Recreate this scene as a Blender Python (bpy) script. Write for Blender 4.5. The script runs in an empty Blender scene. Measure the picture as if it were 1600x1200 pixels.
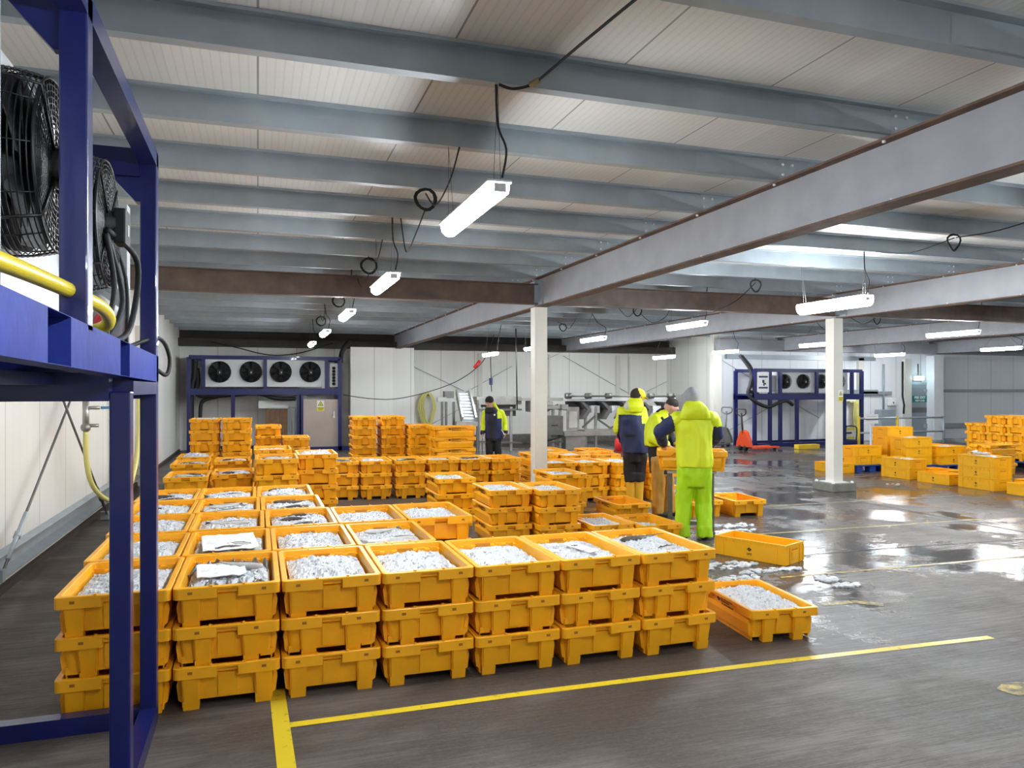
import bpy, bmesh, math, random
from mathutils import Vector, Matrix, Euler, noise
random.seed(7)
SC = bpy.context.scene
COL = SC.collection
# ---------------------------------------------------------------- camera, world, exposure
CAM_F, CAM_YAW, CAM_H, HORIZON = 1180.0, math.radians(18.6), 1.75, 608.0
cd = bpy.data.cameras.new('camera'); cam = bpy.data.objects.new('camera', cd); COL.objects.link(cam)
cd.sensor_width = 36.0; cd.lens = CAM_F / 1600 * 36
cd.shift_y = (HORIZON - 600) / 1600
cd.clip_start = 0.05; cd.clip_end = 200
cam.location = (0, 0, CAM_H); cam.rotation_euler = (math.pi / 2, 0, -CAM_YAW)
SC.camera = cam
w = bpy.data.worlds.new('world'); SC.world = w; w.use_nodes = True
w.node_tree.nodes['Background'].inputs[0].default_value = (0.72, 0.8, 0.9, 1)
w.node_tree.nodes['Background'].inputs[1].default_value = 0.35
SC.view_settings.view_transform = 'Standard'; SC.view_settings.look = 'None'
SC.view_settings.gamma = 1.0; SC.view_settings.use_curve_mapping = False
SC.view_settings.exposure = 0.42
LAMP_E = 105.0
try:
    SC.cycles.use_denoising = True
    SC.cycles.max_bounces = 7; SC.cycles.diffuse_bounces = 4; SC.cycles.glossy_bounces = 4
    SC.cycles.sample_clamp_indirect = 6.0; SC.cycles.caustics_reflective = False; SC.cycles.caustics_refractive = False
except Exception: pass
CA, SA = math.cos(CAM_YAW), math.sin(CAM_YAW)
RV, FV, UV = Vector((CA, -SA, 0)), Vector((SA, CA, 0)), Vector((0, 0, 1))

def at(px, py, Y):
    "the point of the photograph's pixel on the plane y = Y"
    t = (px - 800) / CAM_F; d = Y / (CA - t * SA)
    return Vector((d * (t * CA + SA), Y, CAM_H - (py - HORIZON) * d / CAM_F))
def atx(px, py, X):
    t = (px - 800) / CAM_F; d = X / (t * CA + SA)
    return Vector((X, d * (CA - t * SA), CAM_H - (py - HORIZON) * d / CAM_F))
def atz(px, py, z=0.0):
    d = CAM_F * (CAM_H - z) / (py - HORIZON); r = (px - 800) / CAM_F * d
    return Vector((r * CA + d * SA, -r * SA + d * CA, z))

# ---------------------------------------------------------------- materials
M = {}
def mat(name, col, rough=0.5, metal=0.0, bump=0.0, bscale=40.0, var=0.0, vscale=3.0, emit=None, spec=0.5, sss=0.0, coat=0.0):
    m = bpy.data.materials.new(name); m.use_nodes = True
    nt = m.node_tree; N = nt.nodes; L = nt.links; b = N['Principled BSDF']
    b.inputs['Base Color'].default_value = (*col, 1); b.inputs['Roughness'].default_value = rough
    b.inputs['Metallic'].default_value = metal
    b.inputs['Specular IOR Level'].default_value = spec
    if coat: b.inputs['Coat Weight'].default_value = coat
    if sss:
        b.inputs['Subsurface Weight'].default_value = sss; b.inputs['Subsurface Radius'].default_value = (.012, .012, .012)
    tc = None
    if bump or var:
        tc = N.new('ShaderNodeTexCoord')
    if var:
        n = N.new('ShaderNodeTexNoise'); n.inputs['Scale'].default_value = vscale; n.inputs['Detail'].default_value = 5
        L.new(tc.outputs['Object'], n.inputs['Vector'])
        mr = N.new('ShaderNodeMapRange'); mr.inputs[1].default_value = .3; mr.inputs[2].default_value = .7
        mr.inputs[3].default_value = 1 - var; mr.inputs[4].default_value = 1 + var * .6
        L.new(n.outputs['Fac'], mr.inputs[0])
        mx = N.new('ShaderNodeMix'); mx.data_type = 'RGBA'; mx.blend_type = 'MULTIPLY'; mx.inputs[0].default_value = 1
        mx.inputs[6].default_value = (*col, 1); L.new(mr.outputs[0], mx.inputs[7]); L.new(mx.outputs[2], b.inputs['Base Color'])
    if bump:
        n2 = N.new('ShaderNodeTexNoise'); n2.inputs['Scale'].default_value = bscale; n2.inputs['Detail'].default_value = 4
        L.new(tc.outputs['Object'], n2.inputs['Vector'])
        bp = N.new('ShaderNodeBump'); bp.inputs['Strength'].default_value = bump; bp.inputs['Distance'].default_value = .01
        L.new(n2.outputs['Fac'], bp.inputs['Height']); L.new(bp.outputs['Normal'], b.inputs['Normal'])
    if emit:
        b.inputs['Emission Color'].default_value = (*emit[0], 1); b.inputs['Emission Strength'].default_value = emit[1]
    M[name] = m
    return m
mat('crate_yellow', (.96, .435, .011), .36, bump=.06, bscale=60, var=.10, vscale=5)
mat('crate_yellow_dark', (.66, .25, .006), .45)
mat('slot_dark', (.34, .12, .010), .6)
mat('box_yellow', (.95, .47, .010), .38, var=.06, vscale=5)
mat('print_black', (.02, .015, .015), .5)
mat('blue_paint', (.0055, .0105, .105), .32, bump=.08, bscale=25, var=.18, vscale=6, coat=.3)
mat('blue_worn', (.028, .048, .28), .5, spec=.04, bump=.15, bscale=18, var=.2, vscale=9)
mat('black_plastic', (.012, .012, .013), .4)
mat('black_rubber', (.009, .009, .010), .65)
mat('wire_black', (.010, .010, .012), .35, metal=.3)
mat('motor_black', (.006, .006, .007), .6)
mat('white_metal', (.78, .80, .82), .4, var=.05)
mat('cream_paint', (.72, .70, .64), .4, var=.06, vscale=2)
mat('white_plastic', (.8, .8, .8), .4)
mat('galv', (.36, .41, .45), .42, metal=.35, var=.12, vscale=4)
mat('steel', (.42, .41, .39), .38, metal=.75, var=.2, vscale=5)
mat('steel_dark', (.16, .155, .15), .45, metal=.6, var=.2, vscale=6)
mat('rafter_paint', (.31, .315, .34), .45, var=.10, vscale=4)
mat('rust', (.13, .075, .05), .7, var=.4, vscale=7)
mat('girder_brown', (.15, .105, .085), .55, var=.3, vscale=5)
mat('dark_steel', (.035, .028, .025), .6, var=.3, vscale=3)
mat('concrete', (.20, .19, .17), .8, bump=.3, bscale=30, var=.25, vscale=8)
mat('hose_yellow', (.75, .60, .02), .3)
mat('hose_pale', (.72, .66, .22), .35)
mat('hose_blue', (.06, .22, .38), .4)
mat('lamp_emit', (1, 1, 1), .4, emit=((.90, .96, 1.0), LAMP_E))
mat('lamp_body', (.75, .75, .75), .4)
mat('ice', (.62, .64, .67), .22, bump=.4, bscale=90, spec=.5, sss=.45, var=.12, vscale=34)
mat('fish_back', (.10, .085, .075), .22, var=.4, vscale=14)
mat('fish_belly', (.62, .60, .58), .2, var=.2, vscale=14)
mat('fish_eye', (.01, .01, .01), .1)
mat('fish_red', (.30, .06, .035), .3)
mat('paper', (.85, .85, .84), .6)
mat('hivis', (.66, .78, .008), .55, bump=.25, bscale=14)
mat('hivis_green', (.42, .74, .006), .5, bump=.25, bscale=10)
mat('navy', (.009, .018, .085), .6, bump=.25, bscale=14)
mat('cloth_black', (.004, .004, .006), .7, bump=.2, bscale=16)
mat('cloth_darknavy', (.010, .012, .026), .6, bump=.2, bscale=16)
mat('oilskin_tan', (.47, .24, .035), .45, bump=.35, bscale=12, var=.2, vscale=6)
mat('oilskin_yellow', (.72, .42, .03), .45, bump=.3, bscale=12)
mat('beanie_grey', (.30, .31, .34), .9, bump=.4, bscale=80)
mat('beanie_black', (.008, .008, .010), .9, bump=.4, bscale=80)
mat('cap_yellow', (.78, .66, .03), .6)
mat('hair_dark', (.025, .018, .014), .8, bump=.5, bscale=120)
mat('skin', (.56, .30, .22), .5, bump=.1, bscale=60)
mat('boot_dark', (.02, .022, .02), .5)
mat('glove_dark', (.03, .028, .032), .5)
mat('grey_stripe', (.55, .55, .52), .5)
mat('pallet_blue', (.012, .045, .26), .5)
mat('orange_red', (.80, .085, .022), .4)
mat('red_plastic', (.75, .03, .03), .4)
mat('sign_green', (.0, .16, .12), .5)
mat('sign_yellow', (.78, .66, .02), .5)
mat('sign_white', (.82, .82, .82), .5)
mat('door_grey', (.22, .26, .29), .45)
mat('door_steel', (.46, .40, .36), .35, metal=.55, var=.1, vscale=2)
mat('timber', (.28, .15, .08), .7, var=.3, vscale=10)
mat('panel_grey', (.45, .47, .48), .5)
mat('kerb_yellow', (.72, .50, .03), .6, var=.15)
mat('kerb_red', (.72, .10, .03), .6, var=.15)
mat('teal', (.05, .35, .33), .5)
mat('brass', (.35, .27, .12), .4, metal=.6)
mat('conveyor_belt', (.66, .69, .72), .35, bump=.3, bscale=30)

def wall_material(name, col, rib, axis=0, tint=.05, rough=.42):
    RIB_SHADE = .09 if axis == 0 and 'ceil' in name else .015  # rib shading put into the panel colour as thin darker lines
    m = bpy.data.materials.new(name); m.use_nodes = True; nt = m.node_tree; N = nt.nodes; L = nt.links; b = N['Principled BSDF']
    b.inputs['Roughness'].default_value = rough
    tc = N.new('ShaderNodeTexCoord'); sp = N.new('ShaderNodeSeparateXYZ'); L.new(tc.outputs['Object'], sp.inputs[0])
    def math_(op, a, c=None):
        n = N.new('ShaderNodeMath'); n.operation = op
        for i, v in enumerate((a, c)):
            if v is None: continue
            if isinstance(v, (int, float)): n.inputs[i].default_value = v
            else: L.new(v, n.inputs[i])
        return n.outputs[0]
    u = sp.outputs[axis]
    pw, rw = rib
    s = math_('ABSOLUTE', math_('SUBTRACT', math_('FRACT', math_('DIVIDE', u, pw)), .5))     # 0.5 at the joint
    joint = math_('GREATER_THAN', s, .5 - .006 / pw)
    fl = math_('ABSOLUTE', math_('SUBTRACT', math_('FRACT', math_('DIVIDE', u, rw)), .5))
    ridge = math_('GREATER_THAN', fl, .38)
    nz = N.new('ShaderNodeTexNoise'); nz.inputs['Scale'].default_value = .8; nz.inputs['Detail'].default_value = 5
    L.new(tc.outputs['Object'], nz.inputs['Vector'])
    # each panel its own slight tone
    cell = math_('FLOOR', math_('ADD', math_('DIVIDE', u, pw), .5))
    wn = N.new('ShaderNodeTexWhiteNoise'); wn.noise_dimensions = '1D'; L.new(cell, wn.inputs['W'])
    tone = math_('ADD', math_('MULTIPLY', math_('SUBTRACT', nz.outputs['Fac'], .5), tint * 4), math_('MULTIPLY', math_('SUBTRACT', wn.outputs['Value'], .5), tint * 2))
    val = math_('SUBTRACT', math_('ADD', 1, tone), math_('ADD', math_('MULTIPLY', joint, .55), math_('MULTIPLY', ridge, RIB_SHADE)))
    mx = N.new('ShaderNodeMix'); mx.data_type = 'RGBA'; mx.blend_type = 'MULTIPLY'; mx.inputs[0].default_value = 1
    mx.inputs[6].default_value = (*col, 1); L.new(val, mx.inputs[7]); L.new(mx.outputs[2], b.inputs['Base Color'])
    bp = N.new('ShaderNodeBump'); bp.inputs['Strength'].default_value = .6; bp.inputs['Distance'].default_value = .004
    L.new(math_('SUBTRACT', math_('MULTIPLY', ridge, .5), joint), bp.inputs['Height']); L.new(bp.outputs['Normal'], b.inputs['Normal'])
    M[name] = m
wall_material('ceiling_panel', (.66, .65, .625), (.98, .049), 0, .07, .35)
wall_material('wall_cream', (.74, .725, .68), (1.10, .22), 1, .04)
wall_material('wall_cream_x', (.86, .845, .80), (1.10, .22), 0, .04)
wall_material('wall_grey_x', (.86, .88, .91), (1.10, .22), 0, .04)
wall_material('wall_grey', (.86, .88, .91), (1.10, .22), 1, .04)

def floor_material():
    m = bpy.data.materials.new('wet_concrete'); m.use_nodes = True; nt = m.node_tree; N = nt.nodes; L = nt.links; b = N['Principled BSDF']
    tc = N.new('ShaderNodeTexCoord'); P = tc.outputs['Object']
    def mp(sc, rot=0):
        n = N.new('ShaderNodeMapping'); n.inputs['Scale'].default_value = sc; n.inputs['Rotation'].default_value = (0, 0, rot); L.new(P, n.inputs[0]); return n.outputs[0]
    def nz(vec, s, d=6, r=.55):
        n = N.new('ShaderNodeTexNoise'); n.inputs['Scale'].default_value = s; n.inputs['Detail'].default_value = d; n.inputs['Roughness'].default_value = r
        L.new(vec, n.inputs['Vector']); return n.outputs['Fac']
    def rng(v, a, b_, c, d):
        n = N.new('ShaderNodeMapRange'); n.inputs[1].default_value = a; n.inputs[2].default_value = b_; n.inputs[3].default_value = c; n.inputs[4].default_value = d
        n.interpolation_type = 'SMOOTHSTEP'; L.new(v, n.inputs[0]); return n.outputs[0]
    def ma(op, a, c):
        n = N.new('ShaderNodeMath'); n.operation = op; n.use_clamp = op in ('ADD', 'MULTIPLY') and False
        for i, v in enumerate((a, c)):
            if isinstance(v, (int, float)): n.inputs[i].default_value = v
            else: L.new(v, n.inputs[i])
        return n.outputs[0]
    def mix(f, a, c):
        n = N.new('ShaderNodeMix'); n.data_type = 'RGBA'
        if isinstance(f, float): n.inputs[0].default_value = f
        else: L.new(f, n.inputs[0])
        for i, v in ((6, a), (7, c)):
            if isinstance(v, tuple): n.inputs[i].default_value = (*v, 1)
            else: L.new(v, n.inputs[i])
        return n.outputs[2]
    sp = N.new('ShaderNodeSeparateXYZ'); L.new(P, sp.inputs[0]); X, Y = sp.outputs[0], sp.outputs[1]
    big = nz(mp((.8, .8, 1), .3), .75, 9, .68)
    brush = nz(mp((.8, 16, 1)), 2.2, 6, .65)
    streak = nz(mp((5, 60, 1), .03), 1.6, 5, .7)
    fine = nz(P, 26, 5, .7)
    # how much water stands there: little by the left aisle, much right of the stacks
    wet = ma('ADD', ma('ADD', rng(ma('ADD', X, ma('MULTIPLY', Y, .10)), 1.8, 6.0, -.14, .10), rng(Y, 3.9, 4.7, -.10, 0)), big)
    puddle = rng(ma('ADD', wet, ma('ADD', ma('MULTIPLY', ma('SUBTRACT', fine, .5), .12), ma('MULTIPLY', ma('SUBTRACT', brush, .5), .16))), .565, .645, 0, 1)
    damp = rng(wet, .36, .6, 0, 1)
    rough = ma('ADD', rng(puddle, 0, 1, .30, .06), ma('MULTIPLY', ma('SUBTRACT', 1, damp), .16))
    L.new(ma('ADD', rough, ma('MULTIPLY', ma('MULTIPLY', ma('SUBTRACT', ma('ADD', ma('MULTIPLY', brush, .5), ma('MULTIPLY', streak, .5)), .45), .9), ma('SUBTRACT', 1, puddle))), b.inputs['Roughness'])
    stain = nz(mp((.7, 1.6, 1)), 1.1, 7, .6)
    dry = mix(rng(stain, .46, .62, 0, 1), (.060, .047, .039), (.150, .132, .12))
    dry = mix(rng(brush, .3, .7, 0, .5), dry, (.052, .043, .038))
    dry = mix(rng(streak, .52, .68, 0, .32), dry, (.035, .029, .026))
    col = mix(damp, dry, (.066, .058, .054))
    grain = nz(mp((.7, 1.3, 1)), 42, 4, .85)
    col = mix(rng(grain, .47, .66, .0, .42), col, (.15, .138, .128))
    rusty = nz(mp((1, 1, 1), .8), .6, 4)
    col = mix(ma('MULTIPLY', rng(rusty, .56, .72, 0, .75), rng(X, 5, 9, 0, 1)), col, (.17, .075, .035))
    L.new(col, b.inputs['Base Color'])
    hgt = ma('ADD', ma('ADD', ma('MULTIPLY', brush, .7), ma('MULTIPLY', streak, .5)), ma('MULTIPLY', fine, .35))
    bp = N.new('ShaderNodeBump'); bp.inputs['Distance'].default_value = .012
    L.new(ma('SUBTRACT', .6, ma('MULTIPLY', puddle, .52)), bp.inputs['Strength'])
    L.new(hgt, bp.inputs['Height']); L.new(bp.outputs['Normal'], b.inputs['Normal'])
    b.inputs['Specular IOR Level'].default_value = .42
    M['floor'] = m
floor_material()

def worn_paint(name, col, scale=14, lo=.40, hi=.52):
    "floor paint rubbed through to the bare concrete in places"
    m = bpy.data.materials.new(name); m.use_nodes = True; nt = m.node_tree; N = nt.nodes; L = nt.links; b = N['Principled BSDF']
    tc = N.new('ShaderNodeTexCoord'); n = N.new('ShaderNodeTexNoise'); n.inputs['Scale'].default_value = scale; n.inputs['Detail'].default_value = 8
    n.inputs['Roughness'].default_value = .7
    L.new(tc.outputs['Object'], n.inputs['Vector'])
    mr = N.new('ShaderNodeMapRange'); mr.inputs[1].default_value = lo; mr.inputs[2].default_value = hi; L.new(n.outputs['Fac'], mr.inputs[0])
    mx = N.new('ShaderNodeMix'); mx.data_type = 'RGBA'; mx.inputs[6].default_value = (.075, .06, .05, 1); mx.inputs[7].default_value = (*col, 1)
    L.new(mr.outputs[0], mx.inputs[0]); L.new(mx.outputs[2], b.inputs['Base Color']); b.inputs['Roughness'].default_value = .3
    M[name] = m
worn_paint('line_yellow', (.74, .56, .03), 16, .30, .42)
worn_paint('line_worn', (.55, .43, .10), 12, .42, .60)

# ---------------------------------------------------------------- mesh building
class MB:
    def __init__(s): s.bm = bmesh.new(); s.mi = 0
    def _tag(s, faces):
        for f in faces: f.material_index = s.mi
    def poly(s, vs, faces):
        V = [s.bm.verts.new(v) for v in vs]; out = []
        for f in faces:
            try: out.append(s.bm.faces.new([V[i] for i in f]))
            except ValueError: pass
        s._tag(out); return V
    def box(s, c, size, rot=None, top=None, bev=0.0):
        "box centred at c; top=(sx,sy) scales the upper face"
        x, y, z = (q / 2 for q in size); tx, ty = top or (1, 1)
        vs = [(-x, -y, -z), (x, -y, -z), (x, y, -z), (-x, y, -z), (-x * tx, -y * ty, z), (x * tx, -y * ty, z), (x * tx, y * ty, z), (-x * tx, y * ty, z)]
        R = rot if rot is not None else Matrix.Identity(3)
        V = s.poly([R @ Vector(v) + Vector(c) for v in vs], [(3, 2, 1, 0), (4, 5, 6, 7), (0, 1, 5, 4), (1, 2, 6, 5), (2, 3, 7, 6), (3, 0, 4, 7)])
        if bev:
            es = list({e for v in V for e in v.link_edges})
            r = bmesh.ops.bevel(s.bm, geom=es, offset=bev, segments=2, affect='EDGES', profile=.6); s._tag(r['faces'])
        return s
    def hexa(s, lo, hi):
        "solid between two quads given as 4 points each (same winding)"
        s.poly(list(lo) + list(hi), [(3, 2, 1, 0), (4, 5, 6, 7), (0, 1, 5, 4), (1, 2, 6, 5), (2, 3, 7, 6), (3, 0, 4, 7)]); return s
    def span(s, a, b, w, h=None, up=(0, 0, 1)):
        "rectangular bar from a to b"
        a, b = Vector(a), Vector(b); d = (b - a); L = d.length
        if L < 1e-6: return s
        d.normalize(); u = Vector(up)
        if abs(d.dot(u)) > .98: u = Vector((0, 1, 0))
        r = d.cross(u).normalized(); u = r.cross(d)
        R = Matrix((r, d, u)).transposed()
        return s.box((a + b) / 2, (w, L, h or w), R)
    def tube(s, pts, r, n=8, closed=False, cap=True):
        pts = [Vector(p) for p in pts]; K = len(pts); rings = []
        rr = r if isinstance(r, (list, tuple)) else [r] * K
        up = Vector((0, 0, 1)); prev = None
        for i, p in enumerate(pts):
            if closed: t = pts[(i + 1) % K] - pts[i - 1]
            else: t = pts[min(i + 1, K - 1)] - pts[max(i - 1, 0)]
            if t.length < 1e-9: t = Vector((0, 0, 1))
            t.normalize()
            if prev is None:
                a = up if abs(t.dot(up)) < .9 else Vector((1, 0, 0)); x = t.cross(a).normalized()
            else:
                x = prev - t * prev.dot(t)
                x = x.normalized() if x.length > 1e-6 else t.orthogonal().normalized()
            prev = x; y = t.cross(x)
            rings.append([s.bm.verts.new(p + (x * math.cos(2 * math.pi * k / n) + y * math.sin(2 * math.pi * k / n)) * rr[i]) for k in range(n)])
        fs = []
        for i in range(K if closed else K - 1):
            A, B = rings[i], rings[(i + 1) % K]
            for k in range(n): fs.append(s.bm.faces.new((A[k], A[(k + 1) % n], B[(k + 1) % n], B[k])))
        if cap and not closed: fs += [s.bm.faces.new(list(reversed(rings[0]))), s.bm.faces.new(rings[-1])]
        for f in fs: f.smooth = True
        s._tag(fs); return s
    def loft(s, rings, cap=True, smooth=True):
        R = [[s.bm.verts.new(p) for p in r] for r in rings]; n = len(R[0]); fs = []
        for A, B in zip(R, R[1:]):
            for k in range(n):
                try: fs.append(s.bm.faces.new((A[k], A[(k + 1) % n], B[(k + 1) % n], B[k])))
                except ValueError: pass
        for f in fs: f.smooth = smooth
        if cap:
            fs.append(s.bm.faces.new(list(reversed(R[0])))); fs.append(s.bm.faces.new(R[-1]))
        s._tag(fs); return R
    def prism(s, prof, a, b, frame):
        "2-D profile (list of (u,v)) swept from a to b; frame=(U,V) vectors"
        U, V = Vector(frame[0]), Vector(frame[1])
        r0 = [Vector(a) + U * u + V * v for u, v in prof]; r1 = [Vector(b) + U * u + V * v for u, v in prof]
        s.loft([r0, r1], smooth=False); return s
    def cyl(s, a, b, r, n=16, r2=None):
        return s.tube([a, b], [r, r if r2 is None else r2], n)
    def ball(s, c, r, sx=1, sy=1, sz=1, n=12, m=8):
        rings = []
        for i in range(1, m):
            th = math.pi * i / m
            rings.append([Vector(c) + Vector((sx * r * math.sin(th) * math.cos(2 * math.pi * k / n), sy * r * math.sin(th) * math.sin(2 * math.pi * k / n), -sz * r * math.cos(th))) for k in range(n)])
        s.loft(rings); return s
    def ico(s, c, r, sub=1, sc=(1, 1, 1), jit=0.0):
        g = bmesh.ops.create_icosphere(s.bm, subdivisions=sub, radius=r)
        for v in g['verts']:
            v.co = Vector((v.co.x * sc[0], v.co.y * sc[1], v.co.z * sc[2])) * (1 + random.uniform(-jit, jit)) + Vector(c)
        s._tag({f for v in g['verts'] for f in v.link_faces}); return s
    def mesh(s, name, mats):
        bmesh.ops.recalc_face_normals(s.bm, faces=s.bm.faces[:])
        me = bpy.data.meshes.new(name); s.bm.to_mesh(me); s.bm.free()
        for m in (mats if isinstance(mats, (list, tuple)) else [mats]): me.materials.append(M[m])
        return me
    def build(s, name, mats, parent=None, loc=None):
        o = bpy.data.objects.new(name, s.mesh(name, mats)); COL.objects.link(o)
        if parent is not None: o.parent = parent
        if loc is not None: o.location = loc
        return o
def tag(o, label=None, cat=None, group=None, kind=None):
    if label: o['label'] = label
    if cat: o['category'] = cat
    if group: o['group'] = group
    if kind: o['kind'] = kind
    return o
def empty(name, loc=(0, 0, 0), rz=0.0):
    o = bpy.data.objects.new(name, None); COL.objects.link(o); o.location = loc; o.rotation_euler = (0, 0, rz); o.empty_display_size = .1; return o
def struct(o, label=None): o['kind'] = 'structure'; tag(o, label); return o
def put(name, me, parent=None, loc=None):
    o = bpy.data.objects.new(name, me); COL.objects.link(o)
    if parent is not None: o.parent = parent
    if loc is not None: o.location = loc
    return o
def copy_tree(o, parent=None):
    c = o.copy(); COL.objects.link(c)
    if parent is not None: c.parent = parent
    for ch in list(o.children): copy_tree(ch, c)
    return c
def text_mesh(s, size, align='LEFT', ext=.0006, bold=0.0):
    cu = bpy.data.curves.new('t', 'FONT'); cu.body = s; cu.size = size; cu.align_x = align; cu.extrude = ext; cu.offset = bold
    o = bpy.data.objects.new('t', cu); COL.objects.link(o)
    dg = bpy.context.evaluated_depsgraph_get(); dg.update()
    me = bpy.data.meshes.new_from_object(o.evaluated_get(dg)); bpy.data.objects.remove(o); bpy.data.curves.remove(cu)
    return me
def add_text(mb, s, size, mtx, align='LEFT', bold=0.0):
    me = text_mesh(s, size, align, bold=bold); me.transform(mtx)
    n0 = len(mb.bm.faces); mb.bm.from_mesh(me); mb.bm.faces.ensure_lookup_table(); mb._tag(mb.bm.faces[n0:]); bpy.data.meshes.remove(me)
def catenary(a, b, sag, n=14):
    a, b = Vector(a), Vector(b)
    return [a.lerp(b, i / n) - Vector((0, 0, sag * 4 * (i / n) * (1 - i / n))) for i in range(n + 1)]
def smooth_path(pts, n=6):
    pts = [Vector(p) for p in pts]; out = []
    for i in range(len(pts) - 1):
        p0, p1, p2, p3 = pts[max(i - 1, 0)], pts[i], pts[i + 1], pts[min(i + 2, len(pts) - 1)]
        for k in range(n):
            t = k / n
            out.append(.5 * ((2 * p1) + (p2 - p0) * t + (2 * p0 - 5 * p1 + 4 * p2 - p3) * t * t + (3 * p1 - p0 - 3 * p2 + p3) * t ** 3))
    out.append(pts[-1]); return out
# ---------------------------------------------------------------- the building
XL, XR, YB, YR, YN, ZC = -2.1, 27.0, 23.4, 20.5, -5.0, 3.58
XJ = 13.6
RAFT = [4.0, 9.55, 16.0, 22.4]
PURL = [2.78 + 1.12 * k for k in range(-6, 19)]
GIRD = 10.62
b = MB(); b.box(((XL + XR) / 2, (YN + YB) / 2, -.1), (XR - XL + .4, YB - YN + .4, .2)); struct(b.build('floor', 'floor'))
b = MB(); b.box(((XL + XR) / 2, (YN + YB) / 2, ZC + .06), (XR - XL + .4, YB - YN + .4, .12)); struct(b.build('ceiling', 'ceiling_panel'))
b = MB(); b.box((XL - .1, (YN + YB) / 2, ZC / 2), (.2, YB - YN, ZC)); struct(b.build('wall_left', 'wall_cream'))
b = MB(); b.box(((XL + XJ) / 2, YB + .1, ZC / 2), (XJ - XL, .2, ZC)); struct(b.build('wall_back', 'wall_cream_x'))
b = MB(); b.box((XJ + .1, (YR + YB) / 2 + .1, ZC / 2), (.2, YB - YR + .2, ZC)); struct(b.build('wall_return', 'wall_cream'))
b = MB(); b.box(((XJ + XR) / 2 + .1, YR + .1, ZC / 2), (XR - XJ - .2, .2, ZC)); struct(b.build('wall_back_right', 'wall_grey_x'))
b = MB(); b.box((XR + .1, (YN + YR) / 2, ZC / 2), (.2, YR - YN, ZC)); struct(b.build('wall_right', 'wall_grey'))
b = MB(); b.box(((XL + XR) / 2, YN - .1, ZC / 2), (XR - XL, .2, ZC)); struct(b.build('wall_front', 'wall_cream_x'))
# clad pier at the end of the far left evaporator
b = MB(); b.box((3.55, YB - .35, 1.5), (1.9, .7, 3.0)); struct(b.build('wall_pier', 'wall_cream_x'))
# dark kerb along the left wall, grey kerb along the back wall
b = MB(); b.box((XL + .02, 9, .035), (.04, 28, .07)); struct(b.build('baseboard_left', 'dark_steel'))
b = MB(); b.box((9.2, YB - .12, .14), (8.6, .24, .28)); struct(b.build('baseboard_back', 'concrete'))
# cladding rail of the left wall
b = MB(); b.prism([(0, 0), (.11, 0), (.11, .02), (.02, .05), (.02, .15), (.11, .18), (.11, .20), (0, .20)], (XL, -4, .17), (XL, 15, .17), ((1, 0, 0), (0, 0, 1)))
struct(b.build('trim_1', 'galv'))
for i, y in enumerate((3.2, 12.6, 15.2)):
    b = MB(); b.box((XL + .10, y, 1.45), (.2, .2, 2.9)); struct(b.build('column', 'cream_paint'), 'cream steel post against the left wall')
# vertical joint strips of the back wall
k = 2
for px in (750, 858, 965, 983):
    p = at(px, 600, YB - .02); b = MB(); b.box((p.x, YB - .03, 1.45), (.14 if px in (750, 965) else .05, .05, 2.9)); struct(b.build('trim_%d' % k, 'cream_paint')); k += 1
p = at(1118, 600, YR); b = MB(); b.box((XJ, YR - .1, 1.45), (.3, .24, 2.9)); struct(b.build('trim_%d' % k, 'cream_paint')); k += 1
# right part: rails, posts
for (x0, x1, z, h) in ((14.0, 19.9, 2.78, .14), (19.2, 20.6, 1.62, .10), (17.2, 20.0, 1.66, .14), (22.0, XR, 1.70, .09), (22.0, XR, .46, .16)):
    b = MB(); b.box(((x0 + x1) / 2, YR - .06, z), (x1 - x0, .12, h)); struct(b.build('trim_%d' % k, 'galv')); k += 1
for px, wd in ((1415, .30), (1455, .14), (1342, .22)):
    p = at(px, 600, YR); b = MB(); b.box((p.x, YR - .06, 1.4), (wd, .12, 2.8)); struct(b.build('trim_%d' % k, 'cream_paint')); k += 1
# big white H column right of the fire exit
p = at(1468, 600, YR - .6)
b = MB()
b.box((p.x, YR - .30, 1.45), (.03, .5, 2.9)); b.box((p.x, YR - .56, 1.45), (.42, .03, 2.9)); b.box((p.x, YR - .05, 1.45), (.42, .03, 2.9))
struct(b.build('column', 'white_metal'), 'wide white steel column beside the fire exit door')

# --- roof steel
def zsec(z0, h, fl=.075, t=.006):
    # Z purlin profile in (y, z): upper flange towards the viewer, lower flange away
    return [(0, 0), (fl, 0), (fl, .018), (fl - t, .018), (fl - t, t), (t, t), (t, h), (-fl, h), (-fl, h - .018), (-fl + t, h - .018), (-fl + t, h - t), (0, h - t)]
def pur(y):
    return min(PURL, key=lambda q: abs(q - y)) + .03
ends = [XL] + RAFT + [XR]
pm = []
for i in range(len(ends) - 1):
    L = ends[i + 1] - ends[i]; b = MB(); b.prism(zsec(0, .17), (0, 0, 0), (L, 0, 0), ((0, 1, 0), (0, 0, 1)))
    pm.append(b.mesh('roof_purlin', 'galv'))
cleat = MB(); cleat.box((0, -.009, .085), (.16, .008, .16))
cleat.mi = 1
for dx in (-.045, .045):
    for dz in (.045, .125): cleat.cyl((dx, -.013, dz), (dx, -.022, dz), .011, 6)
cleat = cleat.mesh('purlin_cleat', ['galv', 'white_metal'])
lap = MB(); lap.poly([(-.75, -.004, .155), (.0, -.012, .155), (0, -.012, .008), (-.75, -.004, .008)], [(0, 1, 2, 3)]); lap.poly([(-.75, -.003, .155), (.0, -.003, .155), (0, -.003, .008), (-.75, -.003, .008)], [(3, 2, 1, 0)])
lap = lap.mesh('purlin_sleeve', 'galv')
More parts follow.
